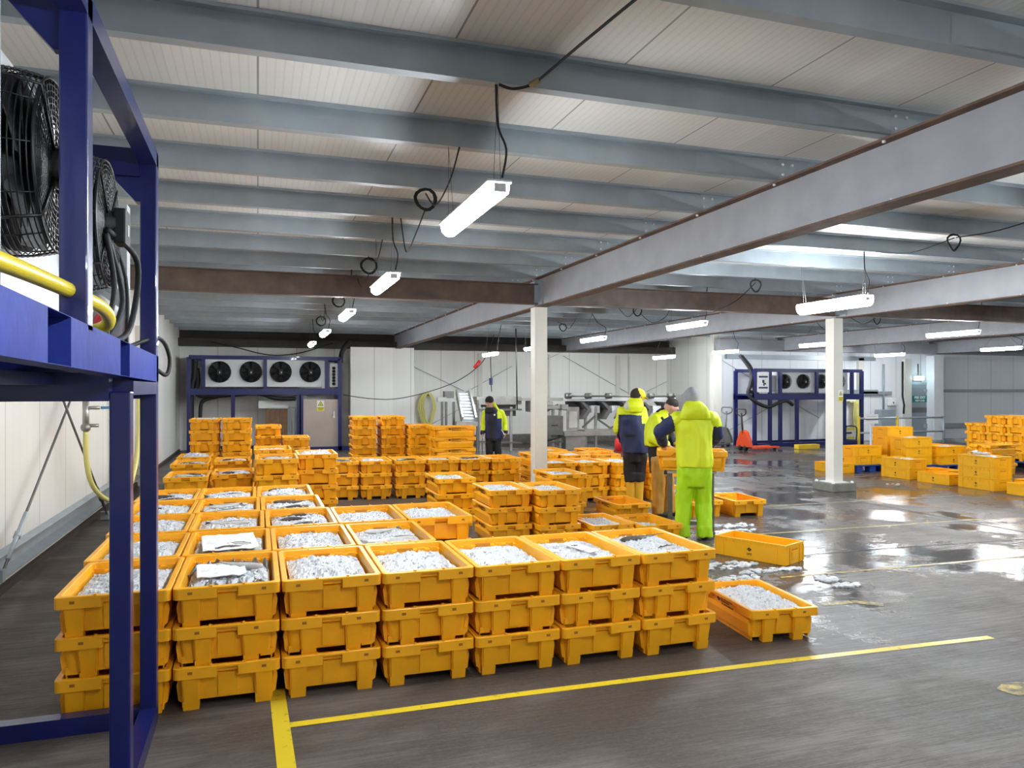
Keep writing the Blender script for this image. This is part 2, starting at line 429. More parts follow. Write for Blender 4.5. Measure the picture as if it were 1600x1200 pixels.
for y in PURL:
    for i, me in enumerate(pm):
        o = put('roof_purlin', me, None, (ends[i], y, 3.41)); o['kind'] = 'structure'; o['group'] = 'roof purlins'
        if i < len(RAFT): put('purlin_cleat', cleat, o, (ends[i + 1] - ends[i], 0, 0)); put('purlin_sleeve', lap, o, (ends[i + 1] - ends[i] - .08, 0, 0))
def rafter(x):
    b = MB(); H, W = .44, .17
    y0, y1 = YN, (YB if x < XJ else YR)
    b.box((x, (y0 + y1) / 2, 3.19), (.012, y1 - y0, H - .03))
    b.mi = 1
    b.box((x, (y0 + y1) / 2, 2.978), (W, y1 - y0, .016)); b.box((x, (y0 + y1) / 2, 3.402), (W, y1 - y0, .016))
    o = struct(b.build('roof_rafter', ['rafter_paint', 'rust']), 'long grey steel roof rafter with rusty brown flanges'); o['group'] = 'roof rafters'
    m = MB()
    for y in PURL:
        if y > 0: m.cyl((x - .06, y, 2.99), (x - .06, y, 3.0), .01, 6); m.cyl((x - .075, y + .05, 3.38), (x - .075, y + .05, 3.395), .012, 6)
    m.build('bolt_row', 'white_metal', o)
    s = MB()
    for y in (GIRD - .02,): s.box((x, y, 3.19), (.16, .014, .40)); s.box((x - .02, y - .1, 3.19), (.03, .18, .36))
    s.build('stiffener_plate', 'galv', o)
for x in RAFT: rafter(x)
xe = [XL] + RAFT + [XR]
for i in range(len(xe) - 1):
    L = xe[i + 1] - xe[i] - .02; x = (xe[i] + xe[i + 1]) / 2
    b = MB(); b.box((x, GIRD, 3.17), (L, .012, .28)); b.box((x, GIRD, 3.025), (L, .14, .014)); b.box((x, GIRD, 3.315), (L, .14, .014))
    o = struct(b.build('roof_girder', 'girder_brown'), 'brown steel girder across the hall under the purlins'); o['group'] = 'brown girders'
b = MB(); b.box(((XL + XJ) / 2, YB - .45, 3.07), (XJ - XL, .30, .22)); b.box(((XL + XJ) / 2, YB - .1, 3.30), (XJ - XL, .2, .5)); struct(b.build('eaves_beam', 'dark_steel'), 'dark eaves beam along the top of the back wall')
b = MB(); b.box(((XJ + XR) / 2, YR - .2, 3.14), (XR - XJ, .3, .34)); struct(b.build('eaves_beam', 'rafter_paint'), 'grey eaves beam along the top of the grey wall')
def column(x, y, z0, z1, s=.20, fl=.0):
    b = MB()
    b.box((x, y - s / 2, (z0 + z1) / 2), (s, .012, z1 - z0)); b.box((x, y + s / 2, (z0 + z1) / 2), (s, .012, z1 - z0)); b.box((x, y, (z0 + z1) / 2), (.012, s, z1 - z0))
    b.box((x - s / 2 + .004, y, (z0 + z1) / 2), (.008, s, z1 - z0)); b.box((x + s / 2 - .004, y, (z0 + z1) / 2), (.008, s, z1 - z0))
    return b
c = struct(column(4.0, GIRD, 0, 2.97, .19).build('column', 'cream_paint'), 'white steel column behind the yellow fish crates'); c['category'] = 'column'
c = struct(column(9.48, GIRD + .02, .14, 2.97, .19).build('column', 'cream_paint'), 'white steel column standing on a square concrete plinth'); c['category'] = 'column'
b = MB(); b.box((9.48, GIRD + .02, .07), (.50, .50, .14), bev=.012); pl = struct(b.build('column_plinth', 'concrete'), 'square concrete plinth under the right hand column')
b = MB(); b.box((9.48, GIRD + .02, .146), (.34, .34, .012))
for dx in (-.2, .2):
    for dy in (-.2, .2): b.ball((9.48 + dx, GIRD + .02 + dy, .145), .03, n=8, m=6)
b.build('base_plate', 'white_metal', c)
# warning sign on that column
def warning_sign(name, label, loc, rz, w, h, parent=None):
    s = empty(name, loc, rz); tag(s, label, 'sign')
    b = MB(); b.box((0, 0, 0), (w, .004, h)); b.build('sign_board', 'sign_white', s)
    b = MB(); b.box((0, -.003, -h * .30), (w * .98, .003, h * .36)); b.build('text_panel', 'sign_yellow', s)
    b = MB(); y = -.004
    def tri(r, z): return [(-r * .87, y, z - r * .5), (r * .87, y, z - r * .5), (0, y, z + r)]
    b.mi = 0; b.poly(tri(w * .46, h * .14), [(0, 1, 2)])
    b.mi = 1; b.poly([(p[0], p[1] - .001, p[2]) for p in tri(w * .34, h * .14)], [(0, 1, 2)])
    b.mi = 0; b.box((0, y - .002, h * .15), (w * .06, .001, w * .26)); b.box((0, y - .002, h * .02), (w * .07, .001, w * .07))
    for i in range(3): b.box((0, -.0055, -h * (.20 + .09 * i)), (w * (.8 - .1 * i), .001, h * .035))
    b.build('warning_triangle', ['print_black', 'sign_yellow'], s)
    return s
warning_sign('warning_sign', 'yellow warning sign on the white column with a concrete plinth', (9.52, GIRD - .09, 1.64), 0, .10, .20)

# --- floor: painted lines, joints
def strip(name, pts, wd, m, z=.002, label=None):
    b = MB()
    for p, q in zip(pts, pts[1:]):
        p, q = Vector((*p, z)), Vector((*q, z)); d = (q - p).normalized(); n = Vector((-d.y, d.x, 0)) * wd / 2
        b.poly([p - n, q - n, q + n, p + n], [(0, 1, 2, 3)])
    return struct(b.build(name, m), label)
strip('floor_marking', [(.12, 4.095), (1.4, 4.09), (3.1, 4.05), (4.9, 3.97)], .062, 'line_yellow', .002, 'yellow painted line across the floor before the stacks')
strip('floor_marking', [(.105, 4.60), (.14, 3.0), (.15, 1.0)], .085, 'line_yellow', .003, 'yellow painted stripe running towards the viewer')
for y, x0, x1 in ((5.80, 4.6, 7.6), (7.64, 5.3, 9.2), (9.45, 6.0, 11.0), (11.35, 1.0, 4.0)):
    strip('floor_marking', [(x0, y + .05), (x1, y - .03)], .05, 'line_worn', .002, 'worn pale yellow line on the wet floor'); 
strip('floor_joint', [(8.9, 2.5), (8.87, 8.4), (8.75, 14), (8.7, 20)], .035, 'slot_dark' if False else 'dark_steel', .0015)
strip('floor_joint', [(5.0, 6.57), (6.7, 6.54), (8.9, 6.40), (14, 6.2)], .018, 'dark_steel', .0015)
def blotch(name, c, rx, ry, m, z=.002, seed=0, label=None):
    b = MB(); vs = []
    for k in range(28):
        a = 2 * math.pi * k / 28; q = 1 + .35 * noise.noise(Vector((math.cos(a) * 1.5 + seed, math.sin(a) * 1.5, seed)))
        vs.append((c[0] + rx * q * math.cos(a), c[1] + ry * q * math.sin(a), z))
    b.poly(vs, [tuple(range(28))]); return struct(b.build(name, m), label)
q = atz(1590, 1078); blotch('floor_marking', (q.x + .06, q.y), .17, .10, 'line_worn', .002, 3, 'worn yellow patch of paint on the grey floor')
q = atz(1335, 942); strip('floor_marking', [(q.x - .28, q.y + .06), (q.x, q.y + .03), (q.x + .18, q.y - .12)], .09, 'line_worn', .002, 'worn yellow paint beside the full crate')
# ---------------------------------------------------------------- fish crates
CW, CL, CH, PITCH = .554, .85, .245, .215
def rr_points(w, l, r, gap, nar):
    "closed outline (counter-clockwise from above) with breakpoints; each point carries its band depth key"
    P = []
    def arc(cx, cy, a0):
        for k in range(5):
            a = math.radians(a0 + 22.5 * k); P.append((cx + r * math.cos(a), cy + r * math.sin(a), 'b'))
    W, L = w / 2, l / 2
    arc(-W + r, -L + r, 180)
    for x, k in ((-gap - .001, 'b'), (-gap, 'g'), (gap, 'g'), (gap + .001, 'b')): P.append((x, -L, k))
    arc(W - r, -L + r, 270)
    for y, k in ((-.30 * l, 'b'), (-.24 * l, 'n'), (.24 * l, 'n'), (.30 * l, 'b')): P.append((W, y, k))
    arc(W - r, L - r, 0)
    for x, k in ((gap + .001, 'b'), (gap, 'g'), (-gap, 'g'), (-gap - .001, 'b')): P.append((x, L, k))
    arc(-W + r, L - r, 90)
    for y, k in ((.30 * l, 'b'), (.24 * l, 'n'), (-.24 * l, 'n'), (-.30 * l, 'b')): P.append((-W, y, k))
    return P
def crate_meshes():
    P = rr_points(CW, CL, .028, .055, 0)
    low = {'b': CH - .062, 'g': CH - .014, 'n': CH - .022}
    def sc(p, d): return (p[0] * (CW - 2 * d) / CW, p[1] * (CL - 2 * d) / CL)
    b = MB()
    rings = [[(*sc(p, .026), low[p[2]]) for p in P], [(p[0], p[1], low[p[2]]) for p in P], [(p[0], p[1], CH - .004) for p in P],
             [(*sc(p, .004), CH) for p in P], [(*sc(p, .028), CH) for p in P], [(*sc(p, .031), CH - .004) for p in P], [(*sc(p, .034), CH - .04) for p in P]]
    b.loft(rings, cap=False, smooth=False)
    for x in (-.085, .085):
        for sy in (-1, 1): b.box((x, sy * (CL / 2 - .014), CH + .002), (.014, .024, .010))
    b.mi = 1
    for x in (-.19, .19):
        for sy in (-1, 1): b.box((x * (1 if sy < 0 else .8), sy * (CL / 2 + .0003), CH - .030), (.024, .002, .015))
    rim = b.mesh('rim', ['crate_yellow', 'slot_dark'])
    # tub
    b = MB(); T = rr_points(CW, CL, .03, .055, 0)
    def ring(d, z, dy=None): return [(sc(p, d)[0], sc(p, d if dy is None else dy)[1], z) for p in T]
    b.loft([ring(.046, .048, .062), ring(.029, CH - .053, .046), ring(.024, CH - .041, .026), ring(.024, CH - .012, .026)], cap=False, smooth=False)
    b.poly(ring(.046, .048, .062), [tuple(reversed(range(len(T))))])
    b.loft([ring(.030, CH - .014), ring(.031, CH - .036, .032), ring(.034, CH - .046, .050), ring(.050, .056, .067)], cap=False, smooth=False)
    b.poly(ring(.050, .056, .067), [tuple(range(len(T)))])
    for sx in (-1, 1):   # long skirts with a chamfer under the lettering
        b.prism([(.228, .004), (.236, .004), (.238, .034), (.254, .045), (.264, .128), (.256, .160), (.236, .165)] if sx > 0 else [(-.228, .004), (-.236, .004), (-.238, .034), (-.254, .045), (-.264, .128), (-.256, .160), (-.236, .165)],
                (0, -.345, 0), (0, .345, 0), ((1, 0, 0), (0, 0, 1)))
    for sy in (-1, 1):   # raised pad on each end wall, pads and ledges inside
        b.hexa([(-.05, sy * .355, .06), (.05, sy * .355, .06), (.05, sy * .374, .06), (-.05, sy * .374, .06)], [(-.05, sy * .372, .19), (.05, sy * .372, .19), (.05, sy * .388, .19), (-.05, sy * .388, .19)])
        for x in (-.20, -.115, .115, .20): b.box((x, sy * .377, CH - .045), (.05, .024, .026))
    for x in (-.205, .205): b.box((x, .338, .055), (.062, .05, .038))
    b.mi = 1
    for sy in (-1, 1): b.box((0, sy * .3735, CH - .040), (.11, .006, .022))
    body = b.mesh('fish_crate', ['crate_yellow', 'crate_yellow_dark'])
    def foot(cx, wt, wb, sy):
        m = MB(); yo_t, yo_b = sy * (CL / 2 - .011), sy * .382; yi = sy * .34
        wm, ym = wb + (wt - wb) * .27, yo_b + (yo_t - yo_b) * .27
        R = [[Vector(p) for p in r] for r in ([(cx - wb / 2, sy * .33, 0), (cx + wb / 2, sy * .33, 0), (cx + wb / 2, yo_b, 0), (cx - wb / 2, yo_b, 0)],
             [(cx - wm / 2, sy * .33, .046), (cx + wm / 2, sy * .33, .046), (cx + wm / 2, ym, .052), (cx - wm / 2, ym, .052)],
             [(cx - wm / 2, sy * .3605, .052), (cx + wm / 2, sy * .3605, .052), (cx + wm / 2, ym, .0525), (cx - wm / 2, ym, .0525)],
             [(cx - wt / 2, sy * .3765, .19), (cx + wt / 2, sy * .3765, .19), (cx + wt / 2, yo_t, .19), (cx - wt / 2, yo_t, .19)])]
        m.loft(R, smooth=False)
        es = [e for e in m.bm.edges if abs(e.verts[0].co.z - e.verts[1].co.z) > .1]
        bmesh.ops.bevel(m.bm, geom=es, offset=.008, segments=2, affect='EDGES')
        return m.mesh('foot', 'crate_yellow')
    feet = [foot(-.187, .098, .082, -1), foot(.187, .098, .082, -1), foot(-.125, .098, .078, 1), foot(.125, .098, .078, 1)]
    return body, rim, feet
def diamond_logo(b, O, U, V, s):
    "four small lozenges forming one lozenge, on the plane through O"
    O, U, V = Vector(O), Vector(U), Vector(V); n = U.cross(V).normalized() * .0008
    for du, dv in ((0, .54), (0, -.54), (.72, 0), (-.72, 0)):
        c = O + U * du * s + V * dv * s
        q = [c + U * s * .62, c + V * s * .46, c - U * s * .62, c - V * s * .46]
        b.poly([p - n for p in q] + [p + n for p in q], [(3, 2, 1, 0), (4, 5, 6, 7), (0, 1, 5, 4), (1, 2, 6, 5), (2, 3, 7, 6), (3, 0, 4, 7)])
def crate_mark():
    b = MB()
    for sx in (-1, 1):
        # plane of the recessed upper side wall
        U = Vector((0, sx, 0)); Vv = Vector((sx * .012, 0, .066)).normalized(); O = Vector((sx * .2575, 0, .195)); N_ = Vector((sx, 0, -.15)).normalized()
        diamond_logo(b, O + U * (-.115) + N_ * .0012, U, Vv, .020)
        for i, (s, h) in enumerate((('LPO SHETLAND', .026), ('TEL 01595 693197', .017), ('NO UNAUTHORISED USE', .016))):
            p = O + U * (-.075) + Vv * (.010 - .022 * i) + N_ * .0012
            add_text(b, s, h, Matrix(((U.x, Vv.x, N_.x, p.x), (U.y, Vv.y, N_.y, p.y), (U.z, Vv.z, N_.z, p.z), (0, 0, 0, 1))), bold=.0006)
    return b.mesh('printed_mark', 'print_black')
BODY, RIM, FEET = crate_meshes()
MARK = crate_mark()
def make_simple():
    bm = bmesh.new()
    for me in [BODY, RIM] + FEET: bm.from_mesh(me)
    me = bpy.data.meshes.new('fish_crate'); bm.to_mesh(me); bm.free(); me.materials.append(M['crate_yellow']); me.materials.append(M['crate_yellow_dark']); return me
def proto_crate(parts=True):
    r = put('fish_crate', BODY)
    put('rim', RIM, r)
    if parts:
        for f in FEET: put('foot', f, r)
    else:
        bm = bmesh.new()
        for f in FEET: bm.from_mesh(f)
    put('printed_mark', MARK, r)
    return r
PROTO = {'full': proto_crate()}
FEET_ALL = None
def proto_far():
    bm = bmesh.new(); bm.from_mesh(BODY)
    for f in FEET: bm.from_mesh(f)
    me = bpy.data.meshes.new('fish_crate'); bm.to_mesh(me); bm.free(); me.materials.append(M['crate_yellow']); me.materials.append(M['crate_yellow_dark'])
    r = put('fish_crate', me); put('rim', RIM, r); put('printed_mark', MARK, r); return r
PROTO['far'] = proto_far()
USED = set()
def crate(kind, x, y, z, yaw, s, label, group):
    src = PROTO[kind]
    if kind in USED: o = copy_tree(src)
    else: o = src; USED.add(kind)
    o.location = (x, y, z); o.rotation_euler = (0, 0, yaw); o.scale = (s, s, s)
    return tag(o, label, 'crate', group)
ORD = ['bottom', 'second', 'third', 'fourth', 'fifth', 'sixth']
def lvl(k, n):
    if n == 1: return 'only'
    if k == n - 1: return 'top'
    return ORD[k]
# ---- ice
def ice_mesh(w, l, seed, mound=.03, sub=(26, 40), amp=.012):
    b = MB(); nx, ny = sub; V = []
    o = Vector((seed * 3.7, seed * 1.3, 0))
    for j in range(ny + 1):
        for i in range(nx + 1):
            u, v = i / nx * 2 - 1, j / ny * 2 - 1; x, y = u * w / 2, v * l / 2
            e = (1 - abs(u) ** 4) * (1 - abs(v) ** 4)
            z = mound * e * (.7 + .6 * noise.noise(Vector((x * 5, y * 5, 0)) + o)) + amp * noise.noise(Vector((x * 26, y * 26, 1)) + o) + amp * .8 * noise.noise(Vector((x * 60, y * 60, 2)) + o)
            V.append((x, y, z))
    F = [(j * (nx + 1) + i, j * (nx + 1) + i + 1, (j + 1) * (nx + 1) + i + 1, (j + 1) * (nx + 1) + i) for j in range(ny) for i in range(nx)]
    b.poly(V, F)
    rnd = random.Random(seed)
    for _ in range(70):
        u, v = rnd.uniform(-.93, .93), rnd.uniform(-.93, .93); x, y = u * w / 2, v * l / 2
        e = (1 - abs(u) ** 4) * (1 - abs(v) ** 4)
        z = mound * e * (.7 + .6 * noise.noise(Vector((x * 5, y * 5, 0)) + o)) + .004
        s = rnd.uniform(.004, .017)
        R = Euler((rnd.uniform(0, 3), rnd.uniform(0, 3), rnd.uniform(0, 3))).to_matrix()
        b.box((x, y, z - s * .25), (s * 1.6, s, s * .8), R)
    me = b.mesh('crushed_ice', 'ice')
    return me
ICE = [ice_mesh(.450, .69, k, .040 + .014 * (k % 3), (40, 60), .015) for k in range(5)]
ICE_FAR = [ice_mesh(.456, .70, 20 + k, .045, (10, 16), .016) for k in range(3)]
ICE_BOX = ice_mesh(.345, .745, 40, .05, (12, 20), .012)
# ---- fish
def fish_mesh(L, seed, tone=0):
    rnd = random.Random(seed); b = MB(); n = 14; rings = []
    bend = rnd.uniform(-.10, .10)
    prof = [(0, .012, .014), (.04, .035, .042), (.12, .058, .072), (.25, .070, .092), (.42, .064, .088), (.6, .046, .062), (.78, .024, .034), (.9, .012, .022), (.95, .009, .022)]
    for t, a, h in prof:
        cy = L * t; cx = bend * L * (t - .4) ** 2 * 2
        rings.append([Vector((cx + L * a * math.cos(2 * math.pi * k / n), cy, L * h * math.sin(2 * math.pi * k / n))) for k in range(n)])
    b.loft(rings)
    cx = bend * L * .3 * 2
    # tail and fins: thin solids
    def fin(pts, t=.004):
        lo = [Vector((p[0] - t / 2, p[1], p[2])) for p in pts]; hi = [Vector((p[0] + t / 2, p[1], p[2])) for p in pts]; k = len(pts)
        b.poly(lo + hi, [tuple(reversed(range(k))), tuple(range(k, 2 * k))] + [(i, (i + 1) % k, k + (i + 1) % k, k + i) for i in range(k)])
    e = bend * L * .55 ** 2 * 2
    fin([(e, L * .93, L * .02), (e, L * 1.06, L * .085), (e, L * 1.03, 0), (e, L * 1.06, -L * .085), (e, L * .93, -L * .02)])
    fin([(0, L * .25, L * .085), (0, L * .30, L * .145), (0, L * .42, L * .082)])
    fin([(0, L * .48, L * .07), (0, L * .52, L * .115), (0, L * .64, L * .05)])
    fin([(0, L * .45, -L * .08), (0, L * .50, -L * .12), (0, L * .62, -L * .055)])
    for f in b.bm.faces:
        c = f.calc_center_median(); f.material_index = 0 if c.z > L * (-.005 + .25 * max(0, c.y / L - .9)) or len(f.verts) == 3 or c.y > L * .95 else 1
    b.mi = 2
    for sx in (-1, 1): b.ball((sx * L * .040, L * .075, L * .018), L * .013, n=8, m=6)
    return b.mesh('fish', ['fish_back', 'fish_belly', 'fish_eye'])
FISH = [fish_mesh(.40, 1), fish_mesh(.34, 2), fish_mesh(.46, 3)]
FISH_SMALL = fish_mesh(.26, 5)
BANK = {}
ICE_PLACED = [0]
def add_fish(where, me, x, y, z, rx, ry, rz, s, o, label):
    f = put('whole_fish', me); f.rotation_euler = (rx, ry, rz)
    T = Matrix.Translation(o.location) @ Euler((0, 0, o.rotation_euler.z)).to_matrix().to_4x4()
    f.location = T @ (Vector((x, y, z)) * o.scale[0]); f.scale = (s,) * 3
    f.rotation_euler = (Euler((0, 0, o.rotation_euler.z)).to_matrix() @ Euler((rx, ry, rz), 'XYZ').to_matrix()).to_euler()
    tag(f, label, 'fish', 'fish lying in the crates'); return f
def sheet(o, desc, x, y, w_, l_, z):
    b = MB(); nx, ny = 12, 18; V = [(w_ * (i / nx - .5), l_ * (j / ny - .5), .012 * noise.noise(Vector((i * .45, j * .4, 3))) + .006 * noise.noise(Vector((i * 1.1, j * 1.3, 7)))) for j in range(ny + 1) for i in range(nx + 1)]
    b.poly(V, [(j * (nx + 1) + i, j * (nx + 1) + i + 1, (j + 1) * (nx + 1) + i + 1, (j + 1) * (nx + 1) + i) for j in range(ny) for i in range(nx)])
    t = b.build('liner_sheet', 'paper'); so = t.modifiers.new('s', 'SOLIDIFY'); so.thickness = .004
    t.location = Vector(o.location) + Vector((x, y, z * o.scale[0])); t.rotation_euler = (0, 0, .08)
    tag(t, 'crumpled white sheet over fish in the ' + desc, 'sheet', 'white liner sheets')
def fill(o, what, desc, far=False, lev=.182):
    s = o.scale[0]; rnd = random.Random(hash(desc) % 1000 if False else sum(map(ord, desc)))
    if what is None: return
    k = ICE_PLACED[0]; ICE_PLACED[0] += 1
    me = (ICE_FAR if far else ICE)[k % (3 if far else 5)]
    lv = {'low': .12, 'mound': .20}.get(what, lev)
    i = put('crushed_ice', me); i.location = Vector(o.location) + Vector((0, 0, lv * s)); i.rotation_euler = (0, 0, o.rotation_euler.z + (math.pi if k % 2 else 0))
    i.scale = (s, s, s * (1.25 if what == 'mound' else 1)); tag(i, 'crushed ice in the ' + desc, 'ice', None, 'stuff')
    PI = math.pi
    if what == 'heads':     # two ranks of fish heads showing over the ice
        sheet(o, desc, -.05, -.01, .27, .34, .240)
        for r_, (y0, up) in enumerate(((-.33, 1), (.33, 1))):
            for q in range(7):
                add_fish(o, FISH_SMALL, -.195 + .066 * q + rnd.uniform(-.008, .008), y0, .212 + .008 * (q % 2), rnd.uniform(-.22, -.08), rnd.uniform(-.5, .2), rnd.uniform(-.25, .25) + (PI if r_ else 0), .95, o,
                         '%s fish from the left in the %s rank of the front crate' % (['first', 'second', 'third', 'fourth', 'fifth', 'sixth', 'seventh'][q], 'near' if r_ == 0 else 'far'))
        add_fish(o, FISH[0], .19, -.02, .245, 0, 1.2, 1.0, .8, o, 'long silver fish across the ' + desc)
    if what in ('fish', 'fish2', 'bigfish', 'fishfew', 'fishtop'):
        n = {'fish': 3, 'fish2': 4, 'bigfish': 3, 'fishfew': 1, 'fishtop': 2}[what]
        for q in range(n):
            me = FISH[rnd.randrange(3)]
            x = rnd.uniform(-.06, .06) + (-.10 if q % 2 else .06); y = -.26 + .52 * (q + .5) / n
            rz = (PI / 2 if q % 2 == 0 else -PI / 2) + rnd.uniform(-.3, .3)
            dx = .165 if q % 2 == 0 else -.165
            add_fish(o, me, dx, y, .21 + .012 * (q % 2), rnd.uniform(-.06, .06), rnd.choice((1.25, -1.25)) + rnd.uniform(-.2, .2), rz, .82, o,
                     '%s fish on %s' % (['nearest', 'second', 'third', 'farthest'][q], desc.replace('top crate of the ', 'the ').replace('top crate of ', 'the ')))
    if what == 'sheeted':
        sheet(o, desc, 0, .0, .36, .56, .236)
        for q in range(2): add_fish(o, FISH[1], .16 if q else -.10, -.24 + .10 * q, .235, 0, 1.25, 1.2 if q else -1.2, .8, o, '%s fish beside the sheet in the %s' % (('left', 'right')[q], desc))
    if what == 'tail':
        f = add_fish(o, FISH[1], .02, -.12, .20, -.35, .9, 2.0, .8, o, 'fish, tail up, in the ' + desc)
    if what == 'tag':
        b = MB()
        for (dx, dy, w_, l_, rz) in ((0, .02, .085, .20, .35), (.045, -.13, .09, .06, .5)):
            R = Euler((.05, -.06, rz)).to_matrix(); b.box((dx, dy, .004 if l_ > .1 else .0), (w_, l_, .003), R)
        t = b.build('paper_tag', 'paper'); t.location = Vector(o.location) + Vector((.0, -.02, .232 * s)); tag(t, 'white paper tally on the ' + desc, 'label')
        b = MB()
        add_text(b, '50', .05, Matrix.Translation((-.03, .0, .007)) @ Matrix.Rotation(.35, 4, 'Z')); b.build('written_number', 'print_black', t)
def stack(desc, group, x, y, n, s=1.0, yaw=0.0, top=None, kind='full', z0=0.0, flip=0, jitter=.004, far=False):
    "n crates on one another; (x, y) = centre; every other crate is turned round so that the feet find their ledges"
    rnd = random.Random(int(x * 1000) + int(y * 77))
    for k in range(n):
        a = yaw + (math.pi if (k + flip) % 2 else 0) + rnd.uniform(-1, 1) * .004
        jx, jy = (rnd.uniform(-jitter, jitter) * .5, rnd.uniform(-jitter, jitter) * .5)
        o = crate(kind, x + jx, y + jy, z0 + k * PITCH * s, a, s, '%s yellow crate of %s' % (lvl(k, n), desc) if n > 1 else 'yellow fish crate %s' % desc, group)
    if top: fill(o, top, ('top crate of ' if n > 1 else 'crate ') + desc, far)
    return o
def from_corner(px, py, n, s, side='L'):
    "centre of a straight stack whose front rim corner shows at that pixel"
    z = s * (CH + PITCH * (n - 1)); d = CAM_F * (CAM_H - z) / (py - HORIZON); r = (px - 800) / CAM_F * d
    X, Y = r * CA + d * SA, -r * SA + d * CA
    return X + (CW * s / 2 if side == 'L' else -CW * s / 2), Y + CL * s / 2
COLN = ['leftmost', 'second', 'third', 'fourth', 'fifth', 'sixth', 'rightmost']
ROWN = ['front row', 'second row', 'third row', 'fourth row', 'fifth row']
ROWY = [4.42, 5.30, 6.22, 7.10, 7.98]
tops = {(0, 0): 'ice', (0, 1): 'heads', (0, 2): 'ice', (0, 3): 'ice', (0, 4): 'ice', (0, 5): 'tag', (0, 6): 'fishtop',
        (1, 0): 'ice', (1, 1): 'sheeted', (1, 2): 'ice', (1, 3): 'fishtop', (1, 4): 'mound',
        (2, 0): 'fish', (2, 1): 'fishfew', (2, 2): 'fish', (2, 3): 'ice', (2, 4): 'ice',
        (3, 0): 'fish', (3, 1): 'fish', (3, 2): 'fishtop', (4, 0): 'fish', (4, 1): 'fishfew', (4, 2): 'fishtop'}
for (r, c), t in tops.items():
    n = 2 if (r, c) == (1, 4) else 3
    x = -1.0 + .562 * c - .034 * r + .28; y = ROWY[r] - .008 * c + .43
    name = '%s stack in the %s' % (COLN[c] if not (r and c == [0, 4, 4, 2, 2][r]) else 'rightmost', ROWN[r])
    stack(name, 'fish crates in the near block', x, y, n, 1.0, 0.0, t, 'full', flip=0)
# behind the block, left
for nm, px, py, n, t in (('left stack nearest behind the block', 254, 747, 3, 'bigfish'), ('stack left of the pale four-high one, behind the block', 330, 742, 3, 'bigfish')):
    x, y = from_corner(px, py, n, .95); stack(nm, 'fish crates beyond the near block', x, y, n, .95, 0, t, 'full')
for nm, px, py, n, t in (('left stack in the second rank beyond the block', 265, 726, 3, 'fish'), ('right stack in the second rank beyond the block', 333, 721, 3, 'fish'), ('left stack in the third rank beyond the block', 275, 715, 3, 'mound')):
    x, y = from_corner(px, py, n, .95); stack(nm, 'fish crates beyond the near block', x, y, n, .95, 0, t, 'far')
for nm, px, py, n, t in (('four-high stack behind the fish block', 400, 718, 4, 'fishtop'), ('four-high stack with a white ice mound', 450, 711, 4, 'mound'), ('stack hidden behind the four-high pair', 396, 703, 4, 'ice')):
    x, y = from_corner(px, py, n, .97); x += {450: .125, 400: -.012}.get(px, 0); stack(nm, 'four-high crate stacks', x, y, n, .97, 0, t, 'full' if n == 4 and py > 705 else 'far')
# long wall of crates across the middle
for i, (px, py, t) in enumerate(((515, 722, 'fishtop'), (564, 721, 'ice'), (618.5, 720, 'fishtop'), (672, 719, 'fishfew'), (721, 718, 'fish'), (770, 717, None))):
    x, y = from_corner(px, py, 3, .905); x -= .04 * (i == 0); stack('the %s stack of the middle wall' % ['first', 'second', 'third', 'fourth', 'fifth', 'sixth', 'seventh'][i], 'crate wall across the middle', x, y, 3, .905, 0, t, 'full' if i < 6 else 'far', flip=1)
# nearer three-high stacks
for nm, px, py, n, t, fl in (('three-high stack alone in front of the middle wall', 684, 749, 3, 'ice', 0), ('left stack of the pair before the column', 766, 767, 3, 'fishfew', 0), ('right stack of the pair before the column', 841, 767, 3, 'tail', 1)):
    x, y = from_corner(px, py, n, .915); x += .02 * (px == 841); stack(nm, 'three-high stacks near the column', x, y, n, .915, 0, t, 'full', flip=fl)
x, y = from_corner(863, 742, 3, .905); stack('stack right behind the column pair', 'crates right of the column', x, y, 3, .905, 0, 'fishfew', 'full')
for i, (px, py, t) in enumerate(((857, 724, 'ice'), (908, 723, 'ice'), (958, 723, 'ice'), (1008, 722, None))):
    x, y = from_corner(px, py, 3, .90); x += .04 * max(0, i - 1); stack('%s stack in the row by the column' % ['first', 'second', 'third', 'fourth'][i], 'crates right of the column', x, y, 3, .90, 0, t, 'far')
for i, (px, py, t) in enumerate(((840, 711.5, 'ice'), (882, 712, 'ice'), (929, 711, None))):
    x, y = from_corner(px, py, 3, .90); stack('%s stack in the far row by the column' % ['first', 'second', 'third'][i], 'crates right of the column', x + (-.08, .02, .04)[i], y + .05, 3, .90, 0, t, 'far')
for i, (px, py, t, n) in enumerate(((849, 704, 'ice', 3), (918, 706, None, 3))):
    x, y = from_corner(px, py, n, .90); stack('%s stack in the last row by the column' % ['left', 'right'][i], 'crates right of the column', x + (.12 if i else 0), y + (.17 if i else 0), n, .90, 0, t, 'far')
# singles round the workers
def single(desc, px, py, s, top, yaw=0, kind='full', flip=0, side='L'):
    x, y = from_corner(px, py, 1, s, side); return stack(desc, 'single crates around the workers', x, y, 1, s, yaw, top, kind, flip=flip)
single('empty on the floor left of the tan trousers', 965, 789, .92, None, 0)
single('with a dark fish tail standing out of ice', 927, 822, .92, 'tail', .02)
single('holding two fish beside the green trousers', 1068, 818, .92, 'low', .0, side='R')
single('empty on the floor beyond the green trousers', 1151, 783, .92, None, -.08)
single('empty behind the green trousers', 1131, 782, .90, None, 0, side='R')
# the full crate at the right end, standing skewed on the floor
stack('heaped with ice, alone on the wet floor before the line', 'single crates around the workers', 3.50, 4.735, 1, .94, -.11, 'mound', 'full', flip=1)
